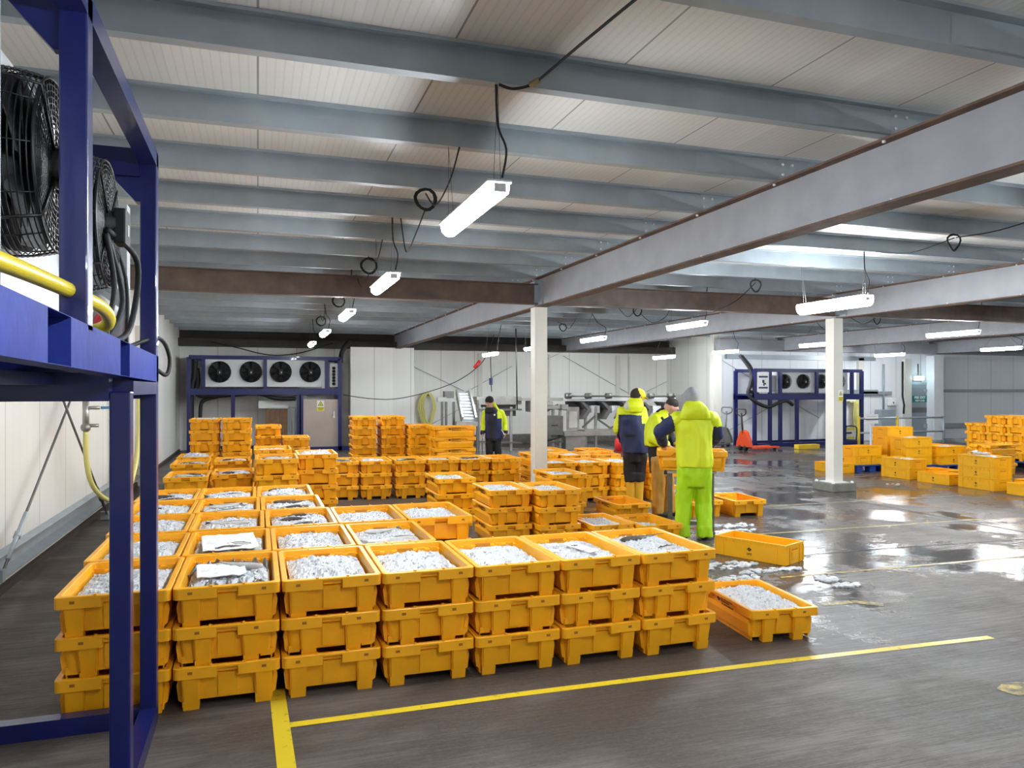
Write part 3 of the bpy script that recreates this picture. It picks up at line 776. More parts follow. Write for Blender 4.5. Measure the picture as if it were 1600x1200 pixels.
# background stacks
def bg(desc, px, d, n, s, top=None, yaw=0, w=None):
    t = (px - 800) / CAM_F; X, Y = d * (t * CA + SA), d * (CA - t * SA)
    if yaw: x, y = X + CL * s / 2, Y + CW * s / 2
    else: x, y = X + CW * s / 2, Y + CL * s / 2
    return stack(desc, 'tall crate stacks at the back', x, y, n, s, yaw, top, 'far', far=True)
bg('the tall pair under the far left cooler, left stack', 295, 13.35, 6, .92, 'mound')
bg('the tall pair under the far left cooler, right stack', 346, 13.4, 6, .92, 'ice')
bg('the five-high stack left of the steel door', 398, 15.0, 5, .92)
bg('the stack just before the steel door', 442, 14.5, 4, .92)
bg('the six-high pair, left stack', 551, 15.2, 6, .90, 'ice')
bg('the six-high pair, right stack', 596, 15.4, 6, .90, 'ice')
bg('the stack in the gap behind the six-high pair', 633, 16.6, 4, .90, 'ice')
bg('the stack under the coiled yellow hose', 641, 15.2, 5, .92, 'ice')
bg('the stack with its long side to the viewer', 679, 14.0, 5, .95, None, math.pi / 2)
# ---------------------------------------------------------------- smooth plastic boxes on the right
BW, BL, BH = .40, .80, .20
def box_meshes():
    b = MB()
    b.hexa([(-BW / 2 + .012, -BL / 2 + .012, 0), (BW / 2 - .012, -BL / 2 + .012, 0), (BW / 2 - .012, BL / 2 - .012, 0), (-BW / 2 + .012, BL / 2 - .012, 0)],
           [(-BW / 2 + .006, -BL / 2 + .006, .012), (BW / 2 - .006, -BL / 2 + .006, .012), (BW / 2 - .006, BL / 2 - .006, .012), (-BW / 2 + .006, BL / 2 - .006, .012)])
    t = .016
    for sx in (-1, 1): b.box((sx * (BW / 2 - .006 - t / 2), 0, BH / 2), (t, BL - .012, BH - .004))
    for sy in (-1, 1): b.box((0, sy * (BL / 2 - .006 - t / 2), BH / 2), (BW - .012 - 2 * t, t, BH - .004))
    for sx in (-1, 1):
        for i in range(7):   # short webs under the rim
            b.box((sx * (BW / 2 - .003), -.27 + .09 * i, BH - .034), (.008, .012, .03))
        b.box((sx * (BW / 2 - .0035), -.30, BH / 2 - .01), (.006, .012, BH - .03)); b.box((sx * (BW / 2 - .0035), .30, BH / 2 - .01), (.006, .012, BH - .03))
    for sy in (-1, 1):
        for x in (-.19, -.105, .105, .19): b.box((x, sy * (BL / 2 - .003), BH / 2 - .01), (.018, .012, BH - .03))
        b.hexa([(-.07, sy * (BL / 2 - .008), .04), (.07, sy * (BL / 2 - .008), .04), (.07, sy * (BL / 2 + .001), .04), (-.07, sy * (BL / 2 + .001), .04)],
               [(-.07, sy * (BL / 2 - .008), .125), (.07, sy * (BL / 2 - .008), .125), (.07, sy * (BL / 2 + .004), .125), (-.07, sy * (BL / 2 + .004), .125)])
    b.mi = 1
    for sy in (-1, 1): b.box((0, sy * (BL / 2 - .005), .143), (.13, .004, .02))
    body = b.mesh('plastic_box', ['box_yellow', 'crate_yellow_dark'])
    b = MB()
    for sx in (-1, 1): b.box((sx * (BW / 2 - .009), 0, BH - .009), (.022, BL + .002, .018))
    for sy in (-1, 1): b.box((0, sy * (BL / 2 - .009), BH - .009), (BW - .038, .022, .018))
    rim = b.mesh('rim', 'box_yellow')
    b = MB()
    for sx in (-1, 1):
        U = Vector((0, sx, 0)); Vv = Vector((0, 0, 1)); O = Vector((sx * (BW / 2 - .0045), 0, .105)); N_ = Vector((sx, 0, 0))
        diamond_logo(b, O, U, Vv, .021)
        p = O + Vv * -.058 + N_ * .0006
        add_text(b, 'LPO', .030, Matrix(((U.x, Vv.x, N_.x, p.x), (U.y, Vv.y, N_.y, p.y), (U.z, Vv.z, N_.z, p.z), (0, 0, 0, 1))), 'CENTER', bold=.0008)
    return body, rim, b.mesh('printed_mark', 'print_black')
BXB, BXR, BXM = box_meshes()
def pbox(x, y, z, yaw, sc, label, group='smooth yellow boxes on the right'):
    r = put('plastic_box', BXB, None, (x, y, z)); put('rim', BXR, r); put('printed_mark', BXM, r)
    r.rotation_euler = (0, 0, yaw); r.scale = sc; return tag(r, label, 'box', group)
pbox(4.948, 6.646, 0, math.radians(24.6), (.95, 1, 1), 'empty smooth yellow box alone on the wet floor by the workers')
JS = (1.05, .875, .97)
jw, jl, jh = BW * JS[0], BL * JS[1], BH * JS[2] + .001
def jstack(desc, x, y, n, along='Y', z0=0.0, top=None):
    "near corner at (x, y)"
    for k in range(n):
        if along == 'Y': c = (x + jw / 2, y + jl / 2); a = 0
        else: c = (x + jl / 2, y + jw / 2); a = math.pi / 2
        o = pbox(c[0], c[1], z0 + k * jh, a, JS, ('%s smooth box of %s' % (lvl(k, n), desc)) if n > 1 else 'smooth yellow box ' + desc)
    if top:
        i = put('crushed_ice', ICE_BOX, None, (c[0], c[1], z0 + (n - 1) * jh + jh * .80)); i.rotation_euler = (0, 0, a); i.scale = (.98, .84, .8)
        tag(i, 'white ice in the top box of ' + desc, 'ice', None, 'stuff')
        if top == 'fish':
            for q in range(3):
                add_fish(o, FISH[q], -.12 + .1 * q, -.2 + .2 * q, .235, 0, 1.3, 1.2 + .4 * q, .8, o, '%s fish on top of %s' % (('nearest', 'middle', 'farthest')[q], desc))
def pallet(label, x0, y0, x1, y1):
    r = empty('plastic_pallet', ((x0 + x1) / 2, (y0 + y1) / 2, 0)); tag(r, label, 'pallet', 'blue plastic pallets')
    w_, l_ = x1 - x0, y1 - y0
    b = MB(); b.box((0, 0, .135), (w_, l_, .026), bev=.006); b.build('deck', 'pallet_blue', r)
    for sx in (-1, 0, 1):
        for sy in (-1, 0, 1):
            b = MB(); b.box((sx * (w_ / 2 - .09), sy * (l_ / 2 - .08), .061), (.16, .14, .122), bev=.006); b.build('block', 'pallet_blue', r)
    return r
pallet('blue pallet under the left smooth boxes', 11.88, 12.68, 12.76, 13.60)
pallet('blue pallet mostly hidden behind a pair of smooth boxes', 12.80, 12.26, 13.56, 13.26)
pallet('blue pallet between the three-high and two-high smooth boxes', 13.60, 12.14, 14.60, 13.10)
pallet('blue pallet under the tall crate stacks at the right edge', 15.95, 11.62, 17.1, 13.66)
jstack('the two-high pile nearest the plinth', 11.915, 11.36, 2, 'Y', 0, 'ice')
jstack('the three-high pile with fish on it', 11.93, 9.61, 3, 'Y', 0, 'fish')
jstack('alone left of the three-high pile', 11.88, 10.45, 1, 'Y')
jstack('half hidden behind the single one left of the three-high pile', 12.42, 10.95, 1, 'Y')
jstack('alone right of the white column', 11.60, 12.60, 1, 'Y') if False else jstack('alone right of the white column', 11.42, 12.70, 1, 'Y')
jstack('cut off by the right edge of the view', 11.86, 8.62, 1, 'Y', 0)
jstack('behind the one cut off at the right edge', 12.45, 8.95, 1, 'Y', 0)
for k, (x, y, al) in enumerate(((11.90, 12.74, 'Y'), (12.335, 12.74, 'Y'))): jstack('on the left pallet, %s one of the lower layer' % ('left', 'right')[k], x, y, 1, al, .15)
jstack('lying across the lower layer of the left pallet', 11.92, 12.76, 1, 'X', .15 + jh)
jstack('the four-high pile before the grey door', 12.84, 12.82, 4, 'X', .15)
jstack('the three-high pile by the four-high one', 12.81, 12.30, 3, 'X', .15, 'ice')
jstack('the front two-high pile on the middle pallet', 13.63, 12.18, 2, 'X', .15, 'ice')
jstack('the rear two-high pile on the middle pallet', 13.63, 12.62, 2, 'X', .15)
g = 'fish crates on the far right'
def rstack(desc, x, y, n, z0=0, top=None): stack(desc, g, x + CL * .9 / 2, y + CW * .9 / 2, n, .90, math.pi / 2, top, 'far', z0=z0, far=True)
rstack('the stack behind the three-high smooth boxes', 14.12, 11.45, 3, 0, None)
rstack('the stack tucked behind that with ice on top', 14.7, 12.15, 3, 0, 'ice') if False else None
rstack('the tallest pair by the right edge, near stack', 16.0, 12.14, 5, .15, 'ice')
rstack('the tallest pair by the right edge, far stack', 16.0, 12.65, 5, .15, 'ice')
rstack('the lower stack left of the tallest pair', 16.0, 13.16, 4, .15)
rstack('the edge stack before the tallest pair', 16.0, 11.63, 5, .15, 'ice')

# ---------------------------------------------------------------- hanging lights
def lamp_meshes():
    L = 1.14
    def sec(y, k=1): return [Vector((x * k, y, z)) for x, z in ((-.055, .018), (-.062, 0), (-.055, -.035), (-.03, -.055), (0, -.06), (.03, -.055), (.055, -.035), (.062, 0), (.055, .02))]
    b = MB(); b.loft([sec(-L / 2, .8), sec(-L / 2 + .02), sec(L / 2 - .02), sec(L / 2, .8)]); dif = b.mesh('diffuser', 'lamp_emit')
    b = MB(); b.box((0, 0, .026), (.14, L + .01, .014), bev=.004); b.box((0, -L / 2 - .006, -.012), (.07, .012, .05), bev=.005); b.box((0, L / 2 + .006, -.012), (.07, .012, .05), bev=.005)
    hou = b.mesh('housing', 'lamp_body')
    b = MB()
    for x in (-.02, .02): b.tube([(x, 0, 0), (0, 0, .5)], .0018, 5)
    wir = b.mesh('suspension_wire', 'steel_dark')
    return dif, hou, wir
DIF, HOU, WIR = lamp_meshes()
LAMPY = [-2.26, 1.10, 4.46, 7.82, 11.3, 15.1, 18.9, 22.2]  # first row is unseen, added behind the viewer to brighten the crate fronts
ROWX = [(1.24, 'the row nearest the left wall'), (6.95, 'the second row from the left'), (12.93, 'the third row from the left'), (19.0, 'the row nearest the right wall')]
def lamp(x, y, label, z=2.85):
    r = empty('batten_light', (x, y, z)); tag(r, label, 'light', 'hanging batten lights')
    put('diffuser', DIF, r); put('housing', HOU, r)
    top = 3.413 - z
    for k, dy in enumerate((-.52, .52)):
        b = MB(); ty = pur(y + dy) - y
        for xx in (-.02, .02): b.tube([(xx, dy, .04), (0, ty, top)], .0018, 5)
        b.build('suspension_wire', 'steel_dark', r)
    b = MB(); ty = pur(y - .54) - y; b.tube(smooth_path([(.02, -.55, .05), (.04, -.56, .2), (.0, -.54 + (ty + .54) * .5, top * .6), (-.01, ty, top)], 5), .0065, 6); b.build('power_cord', 'black_rubber', r)
    return r
for x, rn in ROWX:
    for i, y in enumerate(LAMPY):
        if y > YR - .4 and x > XJ: continue
        if x > 15 and i < 3: continue
        if i == 7: continue
        big = 1.7 if (x == 6.95 and i == 3) else 1
        nm = ['added fill behind the viewer', 'one behind the viewer', 'nearest', 'second', 'third', 'fourth', 'fifth', 'sixth'][i]
        L_ = lamp(x, y, 'bright white batten light, %s of %s' % (nm, rn))
        if big > 1:  # diffuser scaled up to stand in for the bloom around this lamp
            L_.children[0].scale = (1.8, 1.02, 1.7); L_['label'] = 'hanging light enlarged for its glare, above the plinth column'
lamp(5.94, 19.5, 'small looking batten light above the black-capped worker', 2.70)
lamp(11.3, 19.6, 'bright white batten light, hanging lowest before the back wall', 2.70)
def coil(c, r, label, loops=5, tails=()):
    rnd = random.Random(int(c[0] * 100 + c[1] * 10)); pts = []
    for k in range(loops * 14):
        a = 2 * math.pi * k / 14 + math.pi / 2; q = r * (1 + .10 * math.sin(k * .37) + rnd.uniform(-.02, .02))
        pts.append(Vector((c[0] + q * math.cos(a), c[1] + .02 * math.sin(k * .9) + .004 * k / 14, c[2] - r + q * math.sin(a))))
    b = MB(); b.tube(pts, .0065, 6)
    o = b.build('cable_coil', 'black_rubber'); tag(o, label, 'cable', 'coiled cables under the roof')
    if tails:
        b = MB()
        for t in tails: b.tube(smooth_path(t, 6), .006, 6)
        b.tube([(c[0], pur(c[1]), 3.415), (c[0], c[1], c[2] - .01)], .006, 6)
        b.build('cable_tail', 'black_rubber', o)
    return o
x0 = 1.31
coil((x0, 6.12, 3.40), .085, 'thick black cable coil between the first two lamps by the left', 6,
     [[(x0, 5.02, 3.41), (x0, 5.3, 3.25), (x0, 5.75, 3.18), (x0, 6.12, 3.36)], [(x0, 6.12, 3.24), (x0, 6.5, 3.12), (x0, 6.95, 3.02), (x0, 7.15, 3.22), (x0, 7.26, 3.40)]])
coil((x0, 9.48, 3.38), .095, 'black cable coil beyond the second lamp of the left row', 5, [[(x0, 8.4, 3.41), (x0, 8.8, 3.25), (x0, 9.48, 3.36)], [(x0, 9.5, 3.19), (x0, 9.9, 3.1), (x0, 10.3, 3.14), (x0, 10.75, 3.36)]])
coil((x0, 13.2, 3.36), .10, 'black cable coil beyond the third lamp of the left row', 4, [[(x0, 11.9, 3.40), (x0, 12.4, 3.2), (x0, 13.2, 3.34)]])
coil((x0, 17.0, 3.34), .10, 'black cable coil beyond the fourth lamp of the left row', 4, [[(x0, 15.8, 3.40), (x0, 16.4, 3.2), (x0, 17.0, 3.32)]])
x0 = 7.03
coil((x0, 6.12, 3.40), .085, 'black cable coil hanging near the bright lamp enlarged for glare', 4, [[(x0, 7.2, 3.40), (x0, 6.7, 3.30), (x0, 6.12, 3.36)], [(x0, 6.1, 3.36), (x0, 5.6, 3.34), (x0, 5.0, 3.40)]])
coil((x0, 9.5, 3.38), .09, 'black cable coil between the second and third middle lamps', 4, [[(x0, 10.6, 3.01), (x0, 10.0, 3.12), (x0, 9.5, 3.34)]])
coil((x0, 13.2, 3.36), .09, 'black cable coil just before the fourth lamp of the second row', 4, [[(x0, 14.0, 3.4), (x0, 13.6, 3.2), (x0, 13.2, 3.34)], [(x0, 13.1, 3.22), (x0, 12.6, 3.0), (x0, 12.1, 3.08), (x0, 11.9, 3.36)]])
coil((x0, 17.0, 3.34), .09, 'black cable coil beyond the fourth lamp of the second row', 4, [[(x0, 16.2, 3.4), (x0, 16.6, 3.2), (x0, 17.0, 3.32)]])
coil((12.93, 13.2, 3.36), .09, 'grey looking cable coil in the third lamp row', 4, [[(12.93, 14.0, 3.4), (12.93, 13.6, 3.22), (12.93, 13.2, 3.34)]])
# feed cable with a brass joint at the top of the picture
p = Vector((1.24, 3.9, 3.40))
b = MB(); b.tube(smooth_path([p, (1.30, 3.86, 3.37), (1.38, 3.82, 3.38), (1.42, 3.78, 3.40), (1.50, 3.3, 3.43), (1.60, 2.8, 3.46), (1.66, 2.5, 3.40)], 6), .008, 8)
o = b.build('feed_cable', 'black_rubber'); tag(o, 'black feed cable with a brass joint below the nearest roof purlin', 'cable')
b = MB(); b.cyl((1.385, 3.815, 3.382), (1.425, 3.775, 3.402), .016, 8); b.build('cable_joint', 'brass', o)

# ---------------------------------------------------------------- fan coolers
def fan_meshes(R=.30, D=.14, fine=True):
    "axis +X, back plate at x = 0"
    def ring(x, r, n=40): return [(x, r * math.cos(2 * math.pi * k / n), r * math.sin(2 * math.pi * k / n)) for k in range(n)]
    b = MB(); w_ = .0028 if fine else .004
    for q in range(9 if fine else 4):
        t = q / (9 if fine else 4); b.tube(ring(D * t, R * (1 - .07 * t ** 2)), w_, 4, closed=True)
    for k in range(12 if fine else 5):
        r = R * (.93 - .064 * k * (1 if fine else 2.4)); b.tube(ring(D, r), w_ * (2 if k == 0 else 1), 4, closed=True)
    N = 48 if fine else 18
    for k in range(N):
        a = 2 * math.pi * k / N; c, s = math.cos(a), math.sin(a)
        if k % 4 == 0: b.tube([(0, R * c, R * s), (D * .5, R * .985 * c, R * .985 * s), (D, R * .93 * c, R * .93 * s)], w_, 4)
        b.tube([(D, R * .93 * c, R * .93 * s), (D, R * (.24 if k % 3 == 0 else .5) * c, R * (.24 if k % 3 == 0 else .5) * s)], w_, 4)
    for k in range(4):
        a = math.pi / 4 + k * math.pi / 2; c, s = math.cos(a), math.sin(a)
        b.tube([(D + .004, R * .15 * c, R * .15 * s), (D + .004, R * .95 * c, R * .95 * s), (.0, R * 1.06 * c, R * 1.06 * s)], .006, 5)
    g_ = b.mesh('fan_guard', 'wire_black')
    b = MB(); b.tube([(.0, 0, 0), (.05, 0, 0)], R * .93, 40)
    for k in range(7):
        a = 2 * math.pi * k / 7
        for (r0, r1) in ((.12, .93),):
            c, s = math.cos(a), math.sin(a); c2, s2 = math.cos(a + .55), math.sin(a + .55)
            b.poly([(.05, R * r0 * c, R * r0 * s), (.055, R * r1 * c, R * r1 * s), (.095, R * r1 * c2, R * r1 * s2), (.085, R * r0 * c2, R * r0 * s2)], [(0, 1, 2, 3), (3, 2, 1, 0)][:1])
    bl = b.mesh('fan_rotor', 'motor_black')
    b = MB(); b.tube([(.03, 0, 0), (D + .04, 0, 0)], R * .22, 20); b.box((D + .055, 0, -.01), (.05, R * .42, R * .52), bev=.008)
    b.mi = 1; b.box((D + .081, .01, -.02), (.002, .03, .05))
    mo = b.mesh('fan_motor', ['motor_black', 'panel_grey'])
    return g_, bl, mo
FANF = fan_meshes()
FANS = fan_meshes(fine=False)
def fan(parent, loc, rz, s=1.0, fine=True):
    f = put('fan', (FANF if fine else FANS)[1], parent, loc); f.rotation_euler = (0, 0, rz); f.scale = (s,) * 3
    put('fan_guard', (FANF if fine else FANS)[0], f); put('fan_motor', (FANF if fine else FANS)[2], f); return f
# --- the near one
cl = empty('cooler_unit', (-1.2, 3.0, 0)); tag(cl, 'blue steel framed cooler with black guarded fans close on the left', 'cooler', 'fan coolers')
def off(o): o.location = (1.2, -3.0, 0); return o
def part(nm, b, m, par=cl): return off(b.build(nm, m, par))
for (x, y, z0, z1) in ((-.54, 4.36, 0, 2.99), (-.54, 3.51, 0, 1.74), (-.54, 2.68, 1.93, 2.99), (-1.90, 4.36, 0, 2.99), (-1.90, 3.51, 0, 1.74), (-1.90, .9, 0, 2.99), (-.54, .9, 1.97, 2.99)):
    b = MB(); b.box((x, y, (z0 + z1) / 2), (.08, .08, z1 - z0), bev=.006); part('frame_post', b, 'blue_paint')
b = MB(); b.span((-.54, .6, 2.955), (-.54, 4.40, 2.955), .08); part('top_rail', b, 'blue_paint')
b = MB(); b.span((-1.90, .6, 2.955), (-1.90, 4.40, 2.955), .08); part('top_rail', b, 'blue_paint')
for y in (4.36,): b = MB(); b.span((-1.86, y, 2.92), (-.58, y, 2.92), .08, .15); part('cross_rail', b, 'blue_paint')
b = MB(); b.hexa([(-.60, 2.66, 2.80), (-.575, 2.66, 2.80), (-.575, 2.70, 2.80), (-.60, 2.70, 2.80)], [(-.80, 2.66, 3.02), (-.575, 2.66, 3.02), (-.575, 2.70, 3.02), (-.80, 2.70, 3.02)]); part('gusset_plate', b, 'blue_paint')
b = MB(); b.hexa([(-.60, 4.32, 2.72), (-.575, 4.32, 2.72), (-.575, 4.40, 2.72), (-.60, 4.40, 2.72)], [(-.72, 4.32, 2.85), (-.575, 4.32, 2.85), (-.575, 4.40, 2.85), (-.72, 4.40, 2.85)]); part('gusset_plate', b, 'blue_paint')
# platform beam with fork pockets, falling a little to the far end
ys = [.5, 2.17, 2.42, 3.23, 3.45, 4.40]
def zb(y): return 1.835 - .012 * (y - .5), 1.985 - .016 * (y - .5)
b = MB()
for k in range(len(ys) - 1):
    if k in (1, 3): 
        for (q0, q1) in ((0, .012), (.988, 1)):
            lo, hi = [], []
            for y, li in ((ys[k], lo), (ys[k + 1], hi)):
                a, c = zb(y); za, zc = a + (c - a) * q0, a + (c - a) * q1
                li += [(-.58, y, za), (-.50, y, za), (-.50, y, zc), (-.58, y, zc)]
            b.hexa(lo, hi)
        continue
    lo, hi = [], []
    for y, li in ((ys[k], lo), (ys[k + 1], hi)):
        a, c = zb(y); li += [(-.58, y, a), (-.50, y, a), (-.50, y, c), (-.58, y, c)]
    b.hexa(lo, hi)
part('platform_beam', b, 'blue_worn')
b = MB()
for k in (1, 3):
    a, c = zb(ys[k] + .1); b.box((-1.2, (ys[k] + ys[k + 1]) / 2, (a + c) / 2), (1.25, ys[k + 1] - ys[k] - .004, c - a - .03))
b.box((-.585, 2.4, 1.90), (.008, 3.7, .10)); part('fork_pocket', b, 'blue_paint')
b = MB(); b.box((-1.36, 2.45, 1.79), (1.16, 3.86, .045)); part('platform_underside', b, 'blue_paint')
b = MB(); b.span((-.54, 3.55, 1.755), (-.54, 4.32, 1.755), .08, .06); part('lower_rail', b, 'blue_paint')
for y in (3.51, 4.36):
    b = MB(); b.span((-1.86, y, 1.765), (-.58, y, 1.765), .08, .13); part('lower_rail', b, 'blue_paint')
b = MB(); b.span((-1.86, 4.36, .045), (-.58, 4.36, .045), .08, .09); part('base_rail', b, 'blue_paint')
b = MB(); b.span((-.54, 3.0, .045), (-.54, 4.32, .045), .08, .09); part('base_rail', b, 'blue_paint')
b = MB(); b.box((-1.29, 2.5, 2.43), (1.04, 3.3, .80), bev=.01); part('casing', b, 'white_metal')
b = MB(); b.box((-.635, 2.22, 2.36), (.03, .03, .86)); part('casing_strip', b, 'galv')
for y in (2.86, 3.78): off_ = fan(cl, (-.775 + 1.2, y - 3.0, 2.485), 0)
# cables, plugs and the yellow hose on it
hz = smooth_path([(-.66, 1.1, 2.02), (-.60, 1.6, 2.04), (-.575, 2.2, 2.055), (-.55, 2.8, 2.055), (-.535, 3.12, 2.04), (-.55, 3.26, 2.00), (-.62, 3.28, 1.972), (-.72, 3.22, 1.96)], 8)
b = MB(); b.tube(hz, .024, 14); part('yellow_pipe', b, 'hose_yellow')
def cab(nm, pts, r, m='black_rubber'):
    b = MB(); b.tube(smooth_path(pts, 6), r, 8); part(nm, b, m)
cab('fan_cable', [(-.62, 3.64, 2.42), (-.60, 3.72, 2.2), (-.62, 3.66, 2.0), (-.60, 3.62, 1.93)], .012)
cab('fan_cable', [(-.62, 3.66, 2.42), (-.58, 3.80, 2.15), (-.64, 3.70, 1.95), (-.66, 3.5, 1.95)], .012)
cab('fan_cable', [(-.62, 3.66, 2.44), (-.54, 3.95, 2.35), (-.58, 4.02, 2.05), (-.62, 3.80, 1.96)], .014)
cab('fan_cable', [(-.70, 4.0, 2.6), (-.62, 4.15, 2.3), (-.62, 4.18, 1.97)], .009)
cab('fan_cable', [(-.62, 4.2, 1.96), (-.50, 4.40, 2.02), (-.46, 4.52, 1.93), (-.47, 4.50, 1.83), (-.52, 4.44, 1.86), (-.62, 4.30, 1.95)], .011)
b = MB(); b.cyl((-.74, 4.0, 2.30), (-.66, 4.08, 2.24), .035, 10); b.cyl((-.74, 4.0, 2.18), (-.66, 4.08, 2.12), .035, 10); part('plug_connector', b, 'panel_grey')
b = MB(); b.cyl((-.72, 4.0, 2.08), (-.66, 4.05, 2.05), .034, 10); part('plug_connector', b, 'red_plastic')
b = MB(); b.box((-.70, 4.24, 2.30), (.16, .10, .75)); part('junction_panel', b, 'panel_grey')

# --- far coolers
def far_cooler(label, xs, Y, zt, zp, pt, fans, fr, extra):
    "xs: x of frame posts; zt top, zp platform"
    x0, x1 = xs[0], xs[-1]; r = empty('cooler_unit', ((x0 + x1) / 2, Y, 0)); tag(r, label, 'cooler', 'fan coolers'); cx = (x0 + x1) / 2
    def P_(nm, b, m): o = b.build(nm, m, r); o.location = (-cx, -Y, 0); return o
    dep = 1.1 if Y > 21 else .95
    for x in (x0, x1):
        for y in (Y, Y + dep): b = MB(); b.box((x, y, zt / 2), (.10, .09, zt)); P_('frame_post', b, 'blue_paint')
    for x in xs[1:-1]: b = MB(); b.box((x, Y, (zp + zt) / 2), (.09, .08, zt - zp)); P_('frame_post', b, 'blue_paint')
    for x in pt:
        b = MB(); b.box((x, Y, zp / 2), (.10, .08, zp)); P_('frame_post', b, 'blue_paint')
    for y in (Y, Y + dep):
        b = MB(); b.span((x0, y, zt), (x1, y, zt), .09, .10); P_('top_rail', b, 'blue_paint')
        b = MB(); b.span((x0 - .05, y, zp), (x1 + .05, y, zp), .10, .18); P_('platform_beam', b, 'blue_paint')
        b = MB(); b.span((x0, y, .06), (x1, y, .06), .09, .12) if Y < 21 or y > Y else b.span((x1 - 1.2, y, .06), (x1 + 1.0, y, .06), .09, .12); P_('base_rail', b, 'blue_paint')
    b = MB(); b.box((cx, Y + dep / 2, zp + .06), (x1 - x0, dep, .04)); P_('platform_underside', b, 'blue_paint')
    b = MB(); a, c = extra; b.box(((a + c) / 2, Y + .50, (zp + zt) / 2 + .05), (c - a, .8, zt - zp - .16), bev=.01); P_('casing', b, 'white_metal')
    for x, z in fans: fan(r, (x - cx, .10, z), -math.pi / 2, fr, False)
    return r, P_
ax = lambda px, Y: at(px, 600, Y).x
Y = 22.0
zt = at(400, 559, Y).z; zp = at(400, 612, Y).z
r, P_ = far_cooler('blue framed cooler with four black fans at the far left', [ax(295, Y), ax(318, Y), ax(414.5, Y), ax(510, Y), ax(531, Y)], Y, zt, zp, [ax(364, Y), ax(467, Y), ax(471, Y)],
               [(ax(px, Y), at(px, 581, Y).z) for px in (343, 392, 439, 485)], .97, (ax(319, Y), ax(509, Y)))
b = MB(); b.box((ax(506, Y), Y + .06, (zp + zt) / 2), (.10, .04, zt - zp - .15)); b.box((ax(522, Y), Y + .15, (zp + zt) / 2), (.22, .08, zt - zp - .25), bev=.03); P_('insulated_pipe', b, 'white_plastic')
b = MB()
for z in range(6): b.ball((ax(522, Y), Y + .08, zp + .22 + z * .09), .05, n=8, m=5)
b.tube(smooth_path([(ax(304, Y), Y + .15, zt - .1), (ax(303, Y), Y + .12, zp + .4), (ax(300, Y), Y + .1, zp + .2), (ax(297, Y), Y + .1, zp - .3), (ax(297, Y), Y + .1, .6)], 6), .07, 8)
b.tube(smooth_path([(ax(307, Y), Y + .15, zt - .3), (ax(309, Y), Y + .12, zp + .3), (ax(307, Y), Y + .1, zp - .05), (ax(330, Y), Y + .1, zp - .12), (ax(400, Y), Y + .1, zp - .05), (ax(430, Y), Y + .1, zp - .18), (ax(462, Y), Y + .1, zp - .2)], 6), .06, 8)
b.tube(smooth_path([(ax(312, Y), Y + .2, .7), (ax(313, Y), Y + .2, 1.3), (ax(320, Y), Y + .2, zp - .22), (ax(340, Y), Y + .2, zp - .14)], 6), .05, 8)
P_('black_pipes', b, 'black_rubber')
Y = 19.2
zt = at(1260, 579, Y).z; zp = at(1260, 620, Y).z
r, P_ = far_cooler('blue framed cooler with a white notice on its left end', [ax(1179, Y), ax(1203, Y), ax(1219, Y), ax(1276, Y), ax(1331, Y), ax(1346, Y)], Y, zt, zp, [ax(1203, Y), ax(1219, Y), ax(1245, Y), ax(1306, Y), ax(1319, Y)],
               [(ax(px, Y), at(px, 596, Y).z) for px in (1228, 1257, 1286, 1312)], .74, (ax(1217, Y), ax(1328, Y)))
b = MB(); x = ax(1191, Y); b.box((x, Y - .045, (zp + zt) / 2 + .04), (.40, .01, zt - zp - .20)); nb = P_('notice_board', b, 'sign_white')
b = MB(); b.box((x, Y - .052, zt - .20), (.32, .004, .05)); b.box((x, Y - .052, zp + .28), (.32, .004, .05))
b.box((x + .0, Y - .052, zt - .34), (.07, .004, .09)); b.box((x + .05, Y - .052, zt - .41), (.09, .004, .05)); b.box((x + .02, Y - .052, zt - .45), (.05, .004, .04))
b.build('notice_print', 'navy', nb)
b = MB(); b.tube(smooth_path([(ax(1165, Y), Y + .2, 2.75), (ax(1178, Y), Y + .1, zt), (ax(1172, Y), Y, zp + .35), (ax(1169, Y), Y, zp + .1), (ax(1177, Y), Y - .05, zp - .12), (ax(1197, Y), Y - .06, zp - .30), (ax(1213, Y), Y - .05, zp - .20), (ax(1227, Y), Y - .05, zp - .12), (ax(1237, Y), Y - .05, zp - .25)], 7), .055, 8)
b.tube(smooth_path([(ax(1162, Y), Y + .2, 2.78), (ax(1175, Y), Y + .1, zt + .02), (ax(1176, Y), Y + .02, zp + .4), (ax(1170, Y), Y + .02, zp + .2), (ax(1185, Y), Y, zp + .1)], 7), .05, 8)
P_('black_pipes', b, 'black_rubber')
b = MB(); b.box((ax(1211, Y), Y + .15, (zt + zp) / 2), (.24, .1, zt - zp - .3), bev=.03); b.box((ax(1338, Y), Y + .2, (zt + zp) / 2), (.12, .1, zt - zp - .3), bev=.03); P_('insulated_pipe', b, 'panel_grey')

